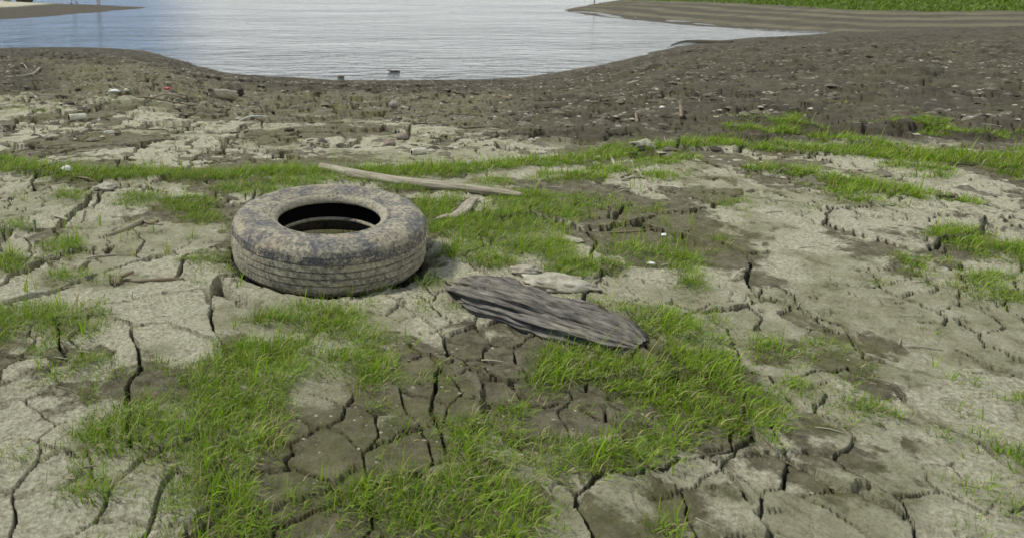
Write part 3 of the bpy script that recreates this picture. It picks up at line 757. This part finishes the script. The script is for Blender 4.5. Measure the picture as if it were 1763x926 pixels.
child_stick(b4, 'twig', [(1098,293),(1100,302),(1107,311)], [1.2,1.6,1.1], 'driftwood', lift=2)
stick('twig', [(1116,314),(1140,318),(1160,321),(1172,325)], [1.2,1.5,1.7,1.5], 'dead straight twig at right with its thick end by the grass', 'twig', 'driftwood', lift=1)
stick('twig', [(1036,402),(1065,399),(1100,399),(1135,399)], [.9,1.1,1,.8], 'very thin dark twig lying level on pale mud at right', 'twig', 'brownwood', lift=1)
stick('twig', [(1028,447),(1045,448),(1062,450),(1080,452)], [1.4,1.8,1.7,1.2], 'pale twig over the hollow in the lower right grass, upper of two', 'twig', 'driftwood', lift=2)
stick('twig', [(1046,457),(1058,458),(1070,462),(1075,466)], [2,2.4,2.2,1.6], 'thick curved twig over the hollow in the lower right grass, lower of two', 'twig', 'driftwood', lift=2)
stick('twig', [(1032,478),(1037,487),(1044,493)], [1.1,1.5,1.1], 'small bent bleached twig at the foot of the lower right grass', 'twig', 'driftwood', lift=1.5)
stick('twig', [(1138,457),(1150,458),(1166,458)], [1.1,1.4,1.0], 'thin pale twig right of the shell scrap at lower right', 'twig', 'driftwood', lift=1)
stick('twig', [(940,322),(955,321),(970,321)], [.9,1.2,.9], 'short thin twig on bare mud past the end of the long pole', 'twig', 'driftwood', lift=1)
stick('splinter', [(1064,330),(1075,331),(1083,331)], [1.2,1.7,1.2], 'small pale wood splinter on the mud at right', 'splinter', 'driftwood', lift=1)
stick('stick', [(669,173),(675,168),(681,164)], [.8,1.1,.9], 'thin pale stick just behind the round stone', 'stick', 'driftwood', lift=1)
stick('strip', [(412,205),(430,204.5),(450,204),(461,203.5)], [.9,1.3,1.2,1.0], 'straight whitish strip lying on the mossy mud, left of centre', 'strip', 'white', lift=1)
stick('stick', [(228,223),(260,223),(290,223),(318,226)], [.8,1,1,.9], 'long thin pinkish stick on cracked mud at left', 'stick', 'brownwood', lift=1)
stick('stick', [(572,185),(578,183),(583,181)], [1.1,1.6,1.1], 'short white stick, left of a pair on the mossy mud', 'stick', 'white', lift=1)
stick('stick', [(590,182),(598,184),(608,185)], [1.4,1.8,1.2], 'short white stick, right of a pair on the mossy mud', 'stick', 'white', lift=1)
stick('driftwood_piece', [(855,163),(866,165),(879,170)], [1.5,2.6,2], 'brown broken driftwood piece on dark mud right of centre', 'driftwood', 'brownwood', lift=1)
stick('stick', [(999,179),(1004,176),(1007,173)], [1.0,1.4,1.1], 'short pale stick leaning in the dark clods at right', 'stick', 'driftwood', z=[0,.02,.04])
stick('stick', [(320,131),(335,132),(350,133)], [1,1.5,1.1], 'pinkish stick on the wet grey mud near the left shore', 'stick', 'brownwood', lift=1)
stick('stick', [(36,112),(42,113),(47,115)], [.8,1.2,.9], 'tiny pale stick above the forked branch at left', 'stick', 'driftwood', lift=1)
stick('stick', [(974,132),(990,130),(1012,128)], [.8,1.1,.8], 'thin pale stick near the right waterline', 'stick', 'driftwood', lift=1)
stick('stick', [(1076,144),(1088,144),(1100,143)], [1.2,1.8,1.2], 'flat pale stick on the dark slope at right', 'stick', 'driftwood', lift=1)
stick('twig', [(1143,245),(1147,252),(1152,259)], [.8,1.1,.9], 'thin pale twig pointing down into the grass at far right', 'twig', 'driftwood', lift=1)
stick('reddish_wood_sliver', [(120,307),(135,309),(150,311),(170,312)], [1.0,2.6,3.2,1.5], 'thin reddish-brown wood sliver below the white scrap in the grass', 'wood sliver', 'brownwood', lift=.8, squash=.4)

# weathered timber half buried at the bottom right of the photograph
tb = thing('weathered_log', G(880, 500), 'broad grey weathered log half buried in mud, right of the tyre and nearest the camera', 'log')
def big_log():
    a = Vector((*solve(815, 507), 0)); b = Vector((*solve(1105, 600), 0))
    n, seg = 120, 110; V = []; F = []
    dv = b-a; Ln = dv.length; dn = dv.normalized(); sd = Vector((dn.y, -dn.x, 0))
    for i in range(n+1):
        t = i/n; c = a+dv*t
        rw = .11*(1-.1*t); rh = .058*(1-.3*t)
        end = min(1, (t*Ln+.01)/.04)**.5*min(1, ((1-t)*Ln+.01)/.08)**.5
        for k in range(seg):
            an = 2*math.pi*k/seg
            g1 = sn(k*.6+5., t*3.0+7, 3)-.5
            g2 = sn(k*2.3+5., t*7.0+7, 9)-.5
            g3 = sn(k*.13+5., t*5.0+7, 19)-.5
            r = 1+.40*g1+.30*g2+.30*g3+.25*(sn(k*.9, t*9, 23)-.5)
            stag = dn*(.16*(sn(k*.5+2., 3., 4)-.5)) if i < 14 else Vector((0, 0, 0))
            stag *= (1-i/14) if i < 14 else 0
            V.append(c + sd*math.cos(an)*rw*r*max(end, .3) + Vector((0, 0, math.sin(an)*rh*r*max(end, .25) + .006)) + stag - tb.location.xyz + Vector((0, 0, tb.location.z)))
    for i in range(n):
        for k in range(seg):
            k2 = (k+1) % seg; F.append((i*seg+k, (i+1)*seg+k, (i+1)*seg+k2, i*seg+k2)[::-1])
    F.append(tuple(range(seg))); F.append(tuple(n*seg+k for k in reversed(range(seg))))
    V = [v-Vector((0, 0, tb.location.z)) for v in V]
    ang = math.atan2(dn.y, dn.x)
    # grain runs along the log: store the mesh with its local z along it
    inv = np.array([[0, 0, 0]]*0)
    zax = dn; xax = -sd; yax = Vector((0, 0, 1))
    from mathutils import Matrix
    Rm = Matrix((xax, yax, zax)).transposed()     # local -> world
    Vl = [Rm.inverted() @ v for v in V]
    LASTG[0] = [tuple(q) for q in Vl]
    o = link('trunk', Vl, F, M['greywood'], tb); o.rotation_euler = Rm.to_euler(); return o
big_log()

# ------------------------------------------------------------------ stones, clods, litter
blob('stone', 678, 189, 18, 14, 'round grey stone like a ball on the mossy mud', 'stone', 'stone', rough=.04, depth=1, sink=-.05, n=(24, 14))
blob('stone', 692, 240, 23, 14, 'smooth brown oval stone behind the pale bottle', 'stone', 'brownstone', rough=.10, sink=.12, depth=.8, n=(20, 12), seed=3)
blob('mud_clod', 671, 252, 24, 15, 'pointed broken clod left of the pale bottle', 'clod', 'brownstone', rough=.5, sink=.15, depth=.8, seed=5)
blob('stone', 112, 148, 13, 8, 'small rounded stone on the dark mud below the left shore', 'stone', 'brownstone', rough=.15, seed=8)
blob('dark_lump', 497, 229, 16, 7, 'dark lump of mud in a hollow of the cracked flat', 'clod', 'darkwood', rough=.35, seed=9)
blob('plastic_scrap', 116, 299, 20, 10, 'crumpled white scrap in the grass band at left', 'scrap', 'white', rough=.4, seed=4, depth=.7)
blob('mud_block', 190, 305, 26, 20, 'upright block of cracked dry mud in the grass band', 'clod', 'clod', rough=.35, seed=6, depth=.6, sink=.2, n=(28, 18))
blob('mud_slab', 184, 326, 34, 14, 'pale flat mud slab just in front of the upright mud block', 'clod', 'clod', rough=.35, seed=7, depth=.9, sink=.3, n=(28, 18))
blob('mud_slab', 168, 341, 15, 10, 'small knobbly clod at the upper end of the wide crack', 'clod', 'clod', rough=.4, seed=17, depth=.9, sink=.3, n=(20, 12))
blob('mud_slab', 988, 413, 32, 7, 'low flat mud slab at the edge of the thick grass at right', 'clod', 'clod', rough=.3, seed=12, depth=.8, sink=.15, n=(24, 12))
blob('mud_slab', 1108, 262, 0, 0, 'pale broken clod between dark hollows in the right grass', 'clod', 'clod', rough=.35, seed=13, depth=.7, sink=.2, n=(24, 12), w3=(.07, .028))
blob('mud_clod', 905, 470, 0, 0, 'small rough pale clod above the left end of the weathered log', 'clod', 'clod', rough=.25, seed=29, depth=.7, sink=.3, n=(30, 16), w3=(.045, .018))
blob('mud_mound', 962, 494, 0, 0, 'rough pale mud mound banked against the upper side of the grey weathered log', 'mud mound', 'clod', rough=.17, seed=23, depth=.5, sink=.36, n=(44, 24), w3=(.115, .034), rot=-.3)
blob('white_pebble', 1143, 407, 9, 6, 'small bright white pebble on mud at right', 'pebble', 'white', rough=.2, seed=14)
blob('shell_scrap', 1122, 454, 14, 6, 'white curled shell-like scrap in the lower right grass', 'scrap', 'white', rough=.35, seed=15, rot=-.5, depth=.5)
blob('white_scrap', 909, 202, 20, 6, 'elongated white plastic scrap on mud right of centre', 'scrap', 'white', rough=.1, seed=16, rot=.35, depth=.4)
blob('white_pebble', 1140, 189, 8, 5, 'small white pebble between the two wood stubs', 'pebble', 'white', rough=.2, seed=18)
blob('pale_chip', 188, 235, 20, 8, 'oblong pale chip lying on cracked mud at left', 'chip', 'paleplastic', rough=.12, seed=19, rot=.6, depth=.4)
for i, (u, v, w, h) in enumerate([(197,160,18,6),(208,161,8,5),(218,160,9,6),(231,162,7,6)]):
    blob('white_rag' if i == 0 else 'pale_pebble', u, v, w, h, ['largest white scrap at the foot of the slanting thin stick', 'white pebble touching the largest scrap at left', 'middle pale pebble right of the slanting stick foot', 'pale pebble at the left end of the straight pole'][i], 'scrap' if i == 0 else 'pebble', 'white' if i < 2 else 'paleplastic', rough=.3, seed=20+i, depth=.6)
for i, (u, v, w, h) in enumerate([(352,172,9,5),(361,172,7,5),(261,166,6,4),(269,166,6,4)]):
    blob('pale_pebble', u, v, w, h, ['pale crumb under the left end of the short log, left one', 'pale crumb under the left end of the short log, right one', 'pale pebble left of the red flower, farther one', 'pale pebble left of the red flower, nearer one'][i], 'pebble', 'paleplastic', rough=.35, seed=30+i)
# bottle and cup
def tubeware(name, u, v, Lpx, rpx, ang, label, cat, ribs=0, neck=True, lift=1.0):
    x, y = solve(u, v); d = math.hypot(x, y); Lh = Lpx*d/FPX; R = rpx*d/FPX
    t = thing(name, (x, y, gz(x, y)+R*lift), label, cat, rz=ang)
    prof = [(-.5, .55), (-.5, .80), (-.46, .92), (-.38, 1.0), (0, 1.0), (.2, 1.0), (.35, .95), (.46, .8), (.5, .5), (.5, .0)] if neck else [(-.5, .93), (-.49, 1.0)]+[(-.47+.9*i/16, 1.0+(.05 if i % 2 else 0)) for i in range(17)]+[(.48, .95), (.5, .6), (.5, 0)]
    V = []; F = []; S_ = 24
    for a, r in prof:
        for k in range(S_):
            p = 2*math.pi*k/S_; rr = R*r*(1+.03*math.sin(p*2+a*4)); V.append((a*Lh, rr*math.cos(p), rr*math.sin(p)))
    for i in range(len(prof)-1):
        for k in range(S_): F.append((i*S_+k, (i+1)*S_+k, (i+1)*S_+(k+1) % S_, i*S_+(k+1) % S_))
    link('body', V, F, M['paleplastic'], t)
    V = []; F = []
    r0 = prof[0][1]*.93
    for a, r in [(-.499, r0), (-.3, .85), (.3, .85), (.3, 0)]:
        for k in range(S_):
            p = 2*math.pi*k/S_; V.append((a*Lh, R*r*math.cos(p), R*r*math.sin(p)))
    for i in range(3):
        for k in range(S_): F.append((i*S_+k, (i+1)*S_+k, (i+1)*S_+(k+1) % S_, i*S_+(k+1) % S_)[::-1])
    link('inner_wall', V, F, M['dark'], t)  # inside of the pale plastic coloured near black, shade painted in
    return t
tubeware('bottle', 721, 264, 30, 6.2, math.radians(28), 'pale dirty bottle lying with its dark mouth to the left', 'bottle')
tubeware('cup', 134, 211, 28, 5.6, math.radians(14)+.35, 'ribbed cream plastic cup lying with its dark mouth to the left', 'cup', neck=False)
# red flower
fl = thing('red_flower', G(288, 166, .05), 'small crimson flower lying against the pale pole', 'flower')
for k in range(6):
    a = k*math.pi/3; V = []; F = []
    for i in range(5):
        t_ = i/4; w = .018*math.sin(math.pi*min(t_*.9+.1, 1))
        for s_ in (-1, 0, 1):
            V.append((math.cos(a)*t_*.038-math.sin(a)*w*s_, math.sin(a)*t_*.038+math.cos(a)*w*s_, .012+.026*t_*(1-.3*t_)-.004*abs(s_)))
    for i in range(4):
        for j in range(2): F.append((i*3+j, i*3+3+j, i*3+4+j, i*3+1+j))
    link('petal', V, F, M['red'], fl)
fl.scale = (1.3, 1.3, 1.5)
V, F = stick_data([(0, 0, .0), (0, 0, .015), (0, 0, .03)], [.008, .01, .006], 8, 3, .1, 1, 2); link('flower_centre', V, F, M['paleplastic'], fl)

# ------------------------------------------------------------------ far side: people, post, boulders
def surf(u, v, z0):
    x, y = on_plane(u, v, z0); return Vector((x, y, z0))
def skin_body(name, joints, edges, radii, m, parent, sub=2):
    me = bpy.data.meshes.new(name); me.from_pydata(joints, edges, []); me.update(); me.materials.append(m)
    o = bpy.data.objects.new(name, me); COL.objects.link(o); o.parent = parent
    sk = o.modifiers.new('skin', 'SKIN'); 
    for i, r in enumerate(radii): me.skin_vertices[0].data[i].radius = r if isinstance(r, tuple) else (r, r)
    me.skin_vertices[0].data[0].use_root = True
    sb = o.modifiers.new('sub', 'SUBSURF'); sb.levels = sub; sb.render_levels = sub
    return o
def person(loc, rz, label, stride, shirt):
    t = thing('person', loc, label, 'person', rz=rz)
    s = stride
    J = [(0,0,.92),(0,0,1.12),(0,.0,1.36),(0,.01,1.46),(0,.02,1.53),(0,.03,1.64),(0,.03,1.71),
         (-.10,0,.88),(-.11,s*.16,.50),(-.11,s*.22,.11),(-.11,s*.22+.10,.035),
         (.10,0,.88),(.11,-s*.12,.50),(.11,-s*.26,.11),(.11,-s*.26+.10,.035),
         (-.18,0,1.40),(-.23,-.05,1.13),(-.22,.06,.90),(-.215,.09,.82),
         (.18,0,1.40),(.23,-.02,1.13),(.22,.10,.90),(.215,.13,.82)]
    E = [(0,1),(1,2),(2,3),(3,4),(4,5),(5,6),(0,7),(7,8),(8,9),(9,10),(0,11),(11,12),(12,13),(13,14),(2,15),(15,16),(16,17),(17,18),(2,19),(19,20),(20,21),(21,22)]
    Rd = [(.14,.11),(.13,.10),(.15,.10),.06,.055,(.085,.10),(.07,.08),.09,.058,.04,.035,.09,.058,.04,.035,.055,.042,.03,.03,.055,.042,.03,.03]
    skin_body('body', J, E, Rd, M['skin'], t)
    Js = [J[0],(0,0,1.0),J[7],tuple(np.array(J[7])*.35+np.array(J[8])*.65),J[11],tuple(np.array(J[11])*.35+np.array(J[12])*.65)]
    skin_body('shorts', Js, [(0,1),(0,2),(2,3),(0,4),(4,5)], [(.165,.135),(.16,.13),.115,.10,.115,.10], M['shorts'], t)
    skin_body('shirt', [(0,0,1.2),(0,0,1.0),(0,0,1.38),(-.19,0,1.40),(-.235,-.03,1.22),(.19,0,1.40),(.235,-.01,1.22)], [(0,1),(0,2),(2,3),(3,4),(2,5),(5,6)], [(.165,.13),(.165,.13),(.165,.12),.075,.065,.075,.065], shirt, t)
    skin_body('hair', [(0,.0,1.70),(0,-.03,1.66),(0,-.05,1.60)], [(0,1),(1,2)], [(.085,.10),(.095,.09),(.07,.05)], M['hair'], t)
    for sx in (-1, 1):       # hands: palm, four fingers and a thumb each
        w = J[18] if sx < 0 else J[22]
        fj = [w, (w[0], w[1]+.02, w[2]-.06)]; fe = [(0, 1)]; fr = [.024, .026]
        for k, ln in enumerate((.06, .07, .068, .05)):
            b0 = len(fj); yy = w[1]+.005+.012*k
            fj += [(w[0], yy, w[2]-.07), (w[0]-sx*.008, yy+.004, w[2]-.07-ln*.55), (w[0]-sx*.02, yy+.004, w[2]-.07-ln)]; fe += [(1, b0), (b0, b0+1), (b0+1, b0+2)]; fr += [.009, .009, .008]
        b0 = len(fj); fj += [(w[0]-sx*.012, w[1]+.045, w[2]-.05), (w[0]-sx*.02, w[1]+.05, w[2]-.08)]; fe += [(1, b0), (b0, b0+1)]; fr += [.011, .009]
        skin_body('hand', fj, fe, fr, M['skin'], t, 1)
    for sx, f in ((-1, J[10]), (1, J[14])):
        V, F = stick_data([(f[0], f[1]-.13, .03), (f[0], f[1]-.02, .035), (f[0], f[1]+.07, .025)], [.038, .045, .03], 8, 3, .03, .75, 1, lump=0)
        link('shoe', V, F, M['hair'], t)
    return t
p1 = surf(127, 7.4, WATER+.1); p2 = surf(170, 9, WATER+.1)
person(p1, math.radians(-80), 'person in dark shorts walking with bare legs, left one on the far spit', 1.0, M['shirt'])
person(p2, math.radians(175), 'person in dark shorts standing with bare legs, right one on the far spit', .12, M['shorts'])
q = surf(1023, 8, WATER+.2)
V, F = stick_data([(0, 0, -.3), (.01, 0, .5), (.03, 0, 1.1), (.04, 0, 1.6)], [.045, .04, .05, .045], 10, 5, .1, 1, 2, lump=.1)
o = link('post', V, F, M['darkwood']); o.location = q; tag(o, 'thin dark post standing on the tip of the far right bank', 'post')
for i, (u, w, h) in enumerate(((37, .55, .5), (49, .45, .42), (12, .4, .3))):
    q = surf(u, 4.0, WATER+.1)
    V = []; F = []; blo = blob('boulder', 600, 300, 1, 1, ['dark boulder on the far left sand, middle of three', 'small dark boulder on the far left sand, right of three', 'low boulder on the far left sand, nearest the frame edge'][i], 'boulder', 'darkwood' if i < 2 else 'stone', rough=.25, seed=40+i, w3=(w, h))
    blo.location = q + Vector((0, 0, h*.5))

# ------------------------------------------------------------------ grass
def blades(name, P, Hh, Wd, Az, Lean, tint, m, seg=3):
    """arched blades: P (n,3) roots"""
    n = len(P); V = np.zeros((n, seg*2+1, 3)); 
    dx, dy = np.cos(Az), np.sin(Az); wx, wy = -np.sin(Az+.6), np.cos(Az+.6)
    for i in range(seg+1):
        t = i/seg
        hz = Hh*(t-.35*Lean*t*t); out_ = Hh*Lean*t**1.7
        c = np.c_[P[:, 0]+dx*out_, P[:, 1]+dy*out_, P[:, 2]+hz]
        if i == seg: V[:, 2*i] = c
        else:
            w = Wd*.5*(1-.75*t**1.5)
            V[:, 2*i] = c - np.c_[wx*w, wy*w, 0*w]; V[:, 2*i+1] = c + np.c_[wx*w, wy*w, 0*w]
    b = (np.arange(n)*(seg*2+1))[:, None]
    tris = []
    for i in range(seg-1): tris += [(2*i, 2*i+1, 2*i+3), (2*i, 2*i+3, 2*i+2)]
    tris += [(2*seg-2, 2*seg-1, 2*seg)]
    F = (b[:, None, :]*0 + b[:, :, None]) + np.array(tris)[None]
    o = fast_mesh(name, V.reshape(-1, 3), F.reshape(-1, 3), m, {'tint': np.repeat(tint, seg*2+1, 0)})
    return o
def scatter(n, d0, d1, a0=-31, a1=44):
    th = np.radians(RNG.uniform(a0, a1, n)); d = np.sqrt(RNG.uniform(d0*d0, d1*d1, n))
    return np.sin(th)*d, np.cos(th)*d
POLE = [solve(u, v+3) for u, v in ((552,287),(650,307),(760,320),(897,337))]; BARK = [solve(u, v+2) for u, v in ((751,377),(784,371),(812,346),(822,342))]
LOGL = [solve(u, v) for u, v in ((800,505),(1090,600))]
def off_tyre(x, y):
    r = np.hypot(x-TX, y-TY)
    return (r > .335) & (seg_dist(x, y, POLE) > .035) & (seg_dist(x, y, BARK) > .035) & (seg_dist(x, y, LOGL) > .085)
def grow(n_tufts, d0, d1, per, hr, wd, thr=.12, name='grass', m='grass', pw=1.0, lean=(.2, 1.5), spread=.013, dens_near=None):
    x, y = scatter(n_tufts, d0, d1)
    g, gs = grass_mask(x, y, 0*x)
    ok = (RNG.uniform(0, 1, len(x)) < np.clip((g-thr)/(1-thr), 0, 1)**pw) & off_tyre(x, y)
    x, y, g = x[ok], y[ok], g[ok]
    k = per; ox = RNG.normal(0, spread, len(x)*k); oy = RNG.normal(0, spread, len(x)*k); X_ = np.repeat(x, k)+ox; Y_ = np.repeat(y, k)+oy; az = np.arctan2(oy, ox)+RNG.normal(0, .6, len(ox))
    ok = off_tyre(X_, Y_)
    gg = np.repeat(g, k)[ok]; tu = np.repeat(RNG.uniform(0, 1, len(x)), k)[ok]; X_, Y_, az = X_[ok], Y_[ok], az[ok]
    z = ground(X_, Y_)[0]; n = len(X_)
    H = (hr[0]+(hr[1]-hr[0])*RNG.uniform(0, 1, n)**1.4*1.15)*(.5+.6*gg)*(.55+.9*tu)
    print(name, n)
    return [np.c_[X_, Y_, z-.002], H, wd*RNG.uniform(.5, 1.5, n), az, RNG.uniform(*lean, n),
            np.c_[np.clip(.5*tu+.5*RNG.uniform(0, 1, n), 0, 1), RNG.uniform(0, 1, n), 0*X_], M[m]]
def cat_(a, b): return [np.concatenate([p, q]) if isinstance(p, np.ndarray) else p for p, q in zip(a, b)]
a = grow(60000, 1.2, 4.2, 8, (.012, .038), .0019, thr=.05)
b = grow(60000, 4.2, 7.5, 7, (.018, .05), .0031, thr=.05)
ab = cat_(a, b)
c_ = grow(12000, 7.5, 24, 5, (.02, .05), .008)
ab = cat_(ab, c_)
o = blades('grass', *ab, seg=2); tag(o, 'fine bright green grass growing over the dried mud', 'grass', kind='stuff')
# taller seedlings
t1 = grow(1500, 1.2, 4.5, 3, (.045, .085), .0028, thr=.02, name='tall', m='blade', pw=.7, lean=(.1, .55), spread=.006)
t2 = grow(2600, 4.0, 6.8, 3, (.04, .085), .004, thr=.02, name='tall', m='blade', pw=.7, lean=(.1, .5), spread=.008)
# lone seedlings that the photograph shows on bare mud
lone = [(113,395),(101,400),(126,380),(172,392),(117,425),(286,440),(292,435),(229,445),(225,410),(214,418),(272,398),(395,440),(396,480),(331,408),(383,400),
        (746,485),(690,478),(655,490),(625,500),(1072,392),(1060,408),(1047,366),(1078,365),(1065,360),(1020,380),(1030,378),(1010,375),(970,395),(972,402),(1090,425),(1085,430),(1095,420),
        (1140,428),(1155,415),(1170,420),(1178,430),(1060,435),(1028,430),(1030,435),(1110,420),(1100,408),(940,300),(942,295),(967,360),(985,350),(1000,350),(985,365),(1195,400),(1190,390),
        (50,500),(48,505),(200,490),(1190,300),(1160,440),(410,500),(870,325),(880,345),(900,345),(540,500),(560,505),(600,505),(30,345),(40,350),(1104,330),(1090,325),(1140,390),(1150,395)]
PX = []
for u, v in lone:
    x, y = solve(u, v)
    for _ in range(random.randint(3, 6)):
        PX.append((x+random.gauss(0, .008), y+random.gauss(0, .008)))
PX = np.array(PX); PX = PX[off_tyre(PX[:, 0], PX[:, 1])]
zz = ground(PX[:, 0], PX[:, 1])[0]; n = len(PX)
t3 = [np.c_[PX, zz], RNG.uniform(.04, .085, n), RNG.uniform(.0022, .0038, n), RNG.uniform(0, 6.28, n), RNG.uniform(.05, .5, n), np.c_[RNG.uniform(0, 1, n), RNG.uniform(0, .97, n), np.zeros(n)], M['blade']]
tt_ = cat_(cat_(t1, t2), t3)
o = blades('tall_grass', *tt_, seg=4); tag(o, 'taller upright grass seedlings scattered over the mud', 'grass', kind='stuff')
# grass crowning the far right bank
xs = RNG.uniform(14, 75, 60000); ys = RNG.uniform(45, 110, 60000)
d = seg_dist(xs, ys, frR); ins = inside(xs, ys, polyR) & (seg_dist(xs, ys, polyR+[polyR[0]]) > 4); ok = ins & (d > 15+3*(fbm(xs*.5, ys*.5, 2, 4)-.5))
xs, ys, d = xs[ok], ys[ok], d[ok]; n = len(xs); print('bank grass', n)
r = d*.036; q_ = r/.13; r = (np.floor(q_)+sst(.55, .95, q_-np.floor(q_)))*.13*.85 + r*.15
zb = WATER + 4*(1-np.exp(-r/4))
o = blades('bank_grass', np.c_[xs, ys, zb], RNG.uniform(.10, .28, n), RNG.uniform(.08, .15, n), RNG.uniform(0, 6.28, n), RNG.uniform(.1, .8, n), np.c_[RNG.uniform(.4, 1, n), RNG.uniform(0, .8, n), np.zeros(n)], M['bankgrass'], seg=2)
tag(o, 'bright green grass on top of the far right bank', 'grass', kind='stuff')

# ------------------------------------------------------------------ small litter nobody could count
def litter(name, n, d0, d1, ln, r, m, label, cat, ok_fn=None, seg=5):
    x, y = scatter(n, d0, d1); z, s, *_ = ground(x, y)
    keep = (s > .25) & (np.hypot(x-TX, y-TY) > .37)
    if ok_fn is not None: keep &= ok_fn(x, y, s)
    V = []; F = []
    for px, py, pz in zip(x[keep], y[keep], z[keep]):
        a = random.uniform(0, 6.28) if random.random() < .6 else random.gauss(0, .35); L_ = random.uniform(*ln); rr = random.uniform(*r)
        dv = Vector((math.cos(a), math.sin(a), random.uniform(-.05, .12)))*L_*.5; c = Vector((px, py, pz+rr))
        b_ = Vector((random.uniform(-1, 1), random.uniform(-1, 1), .3))*L_*.08
        vv, ff = stick_data([c-dv, c+b_, c+dv], [rr, rr, rr*.6], seg, 2, .1, 1, 1)
        k = len(V); V += vv; F += [tuple(i+k for i in f) for f in ff]
    o = link(name, V, F, M[m]); tag(o, label, cat, kind='stuff'); return o
litter('dead_twigs', 420, 1.2, 6.5, (.02, .09), (.0009, .0022), 'driftwood', 'tiny dead twigs strewn over the cracked mud', 'twigs')
litter('dark_twigs', 420, 4.5, 20, (.04, .20), (.003, .007), 'darkwood', 'dark twig scraps strewn over the damp mud', 'twigs')
litter('pale_twigs', 700, 5, 22, (.03, .14), (.003, .006), 'driftwood', 'pale twig scraps strewn over the damp mud', 'twigs')
def crumbs(name, n, d0, d1, r, m, label, fn=None):
    x, y = scatter(n, d0, d1); z, s, *_ = ground(x, y); keep = (s > .05) & (np.hypot(x-TX, y-TY) > .36)
    if fn is not None: keep &= fn(x, y, s)
    keep &= RNG.uniform(0, 1, len(x)) < sst(.40, .62, fbm(x*1.1, y*1.3, 3, 66))+.10
    x, y, z = x[keep], y[keep], z[keep]; n = len(x)
    base = np.array([(1,0,0),(.5,.85,.1),(-.5,.8,0),(-1,0,.1),(-.45,-.9,0),(.5,-.8,.1),(.2,.1,.75),(-.3,-.1,.6)])
    fc = np.array([(0,1,6),(1,2,6),(2,7,6),(2,3,7),(3,4,7),(4,5,7),(5,6,7),(5,0,6)])
    s_ = r[0]+(r[1]-r[0])*RNG.uniform(0, 1, n)**3; a = RNG.uniform(0, 6.28, n)
    b = base[None]*(1+.5*(RNG.uniform(0, 1, (n, 8, 3))-.5)); ca, sa = np.cos(a)[:, None], np.sin(a)[:, None]
    VV = np.stack([b[..., 0]*ca-b[..., 1]*sa, b[..., 0]*sa+b[..., 1]*ca, b[..., 2]*.55-.1], -1)*s_[:, None, None]+np.c_[x, y, z][:, None]
    FF = (np.arange(n)*8)[:, None, None]+fc[None]
    o = fast_mesh(name, VV.reshape(-1, 3), FF.reshape(-1, 3), M[m], smooth=False); tag(o, label, 'crumbs', kind='stuff'); return o
crumbs('mud_crumbs', 14000, 1.2, 6, (.001, .0062), 'mudclod2', 'pale dry mud crumbs scattered over the crust')
crumbs('dark_crumbs', 30000, 5, 26, (.004, .06), 'darkwood', 'dark clods and scraps scattered over the damp shore')
crumbs('mud_clods', 30000, 4.5, 26, (.004, .07), 'mudclod', 'brown clods scattered over the damp shore')
crumbs('pale_clods', 9000, 4.5, 17, (.003, .035), 'clod', 'pale flakes of crust scattered over the damp shore')
crumbs('pale_chips', 700, 4.5, 24, (.003, .014), 'white', 'tiny white shell chips scattered over the mud')
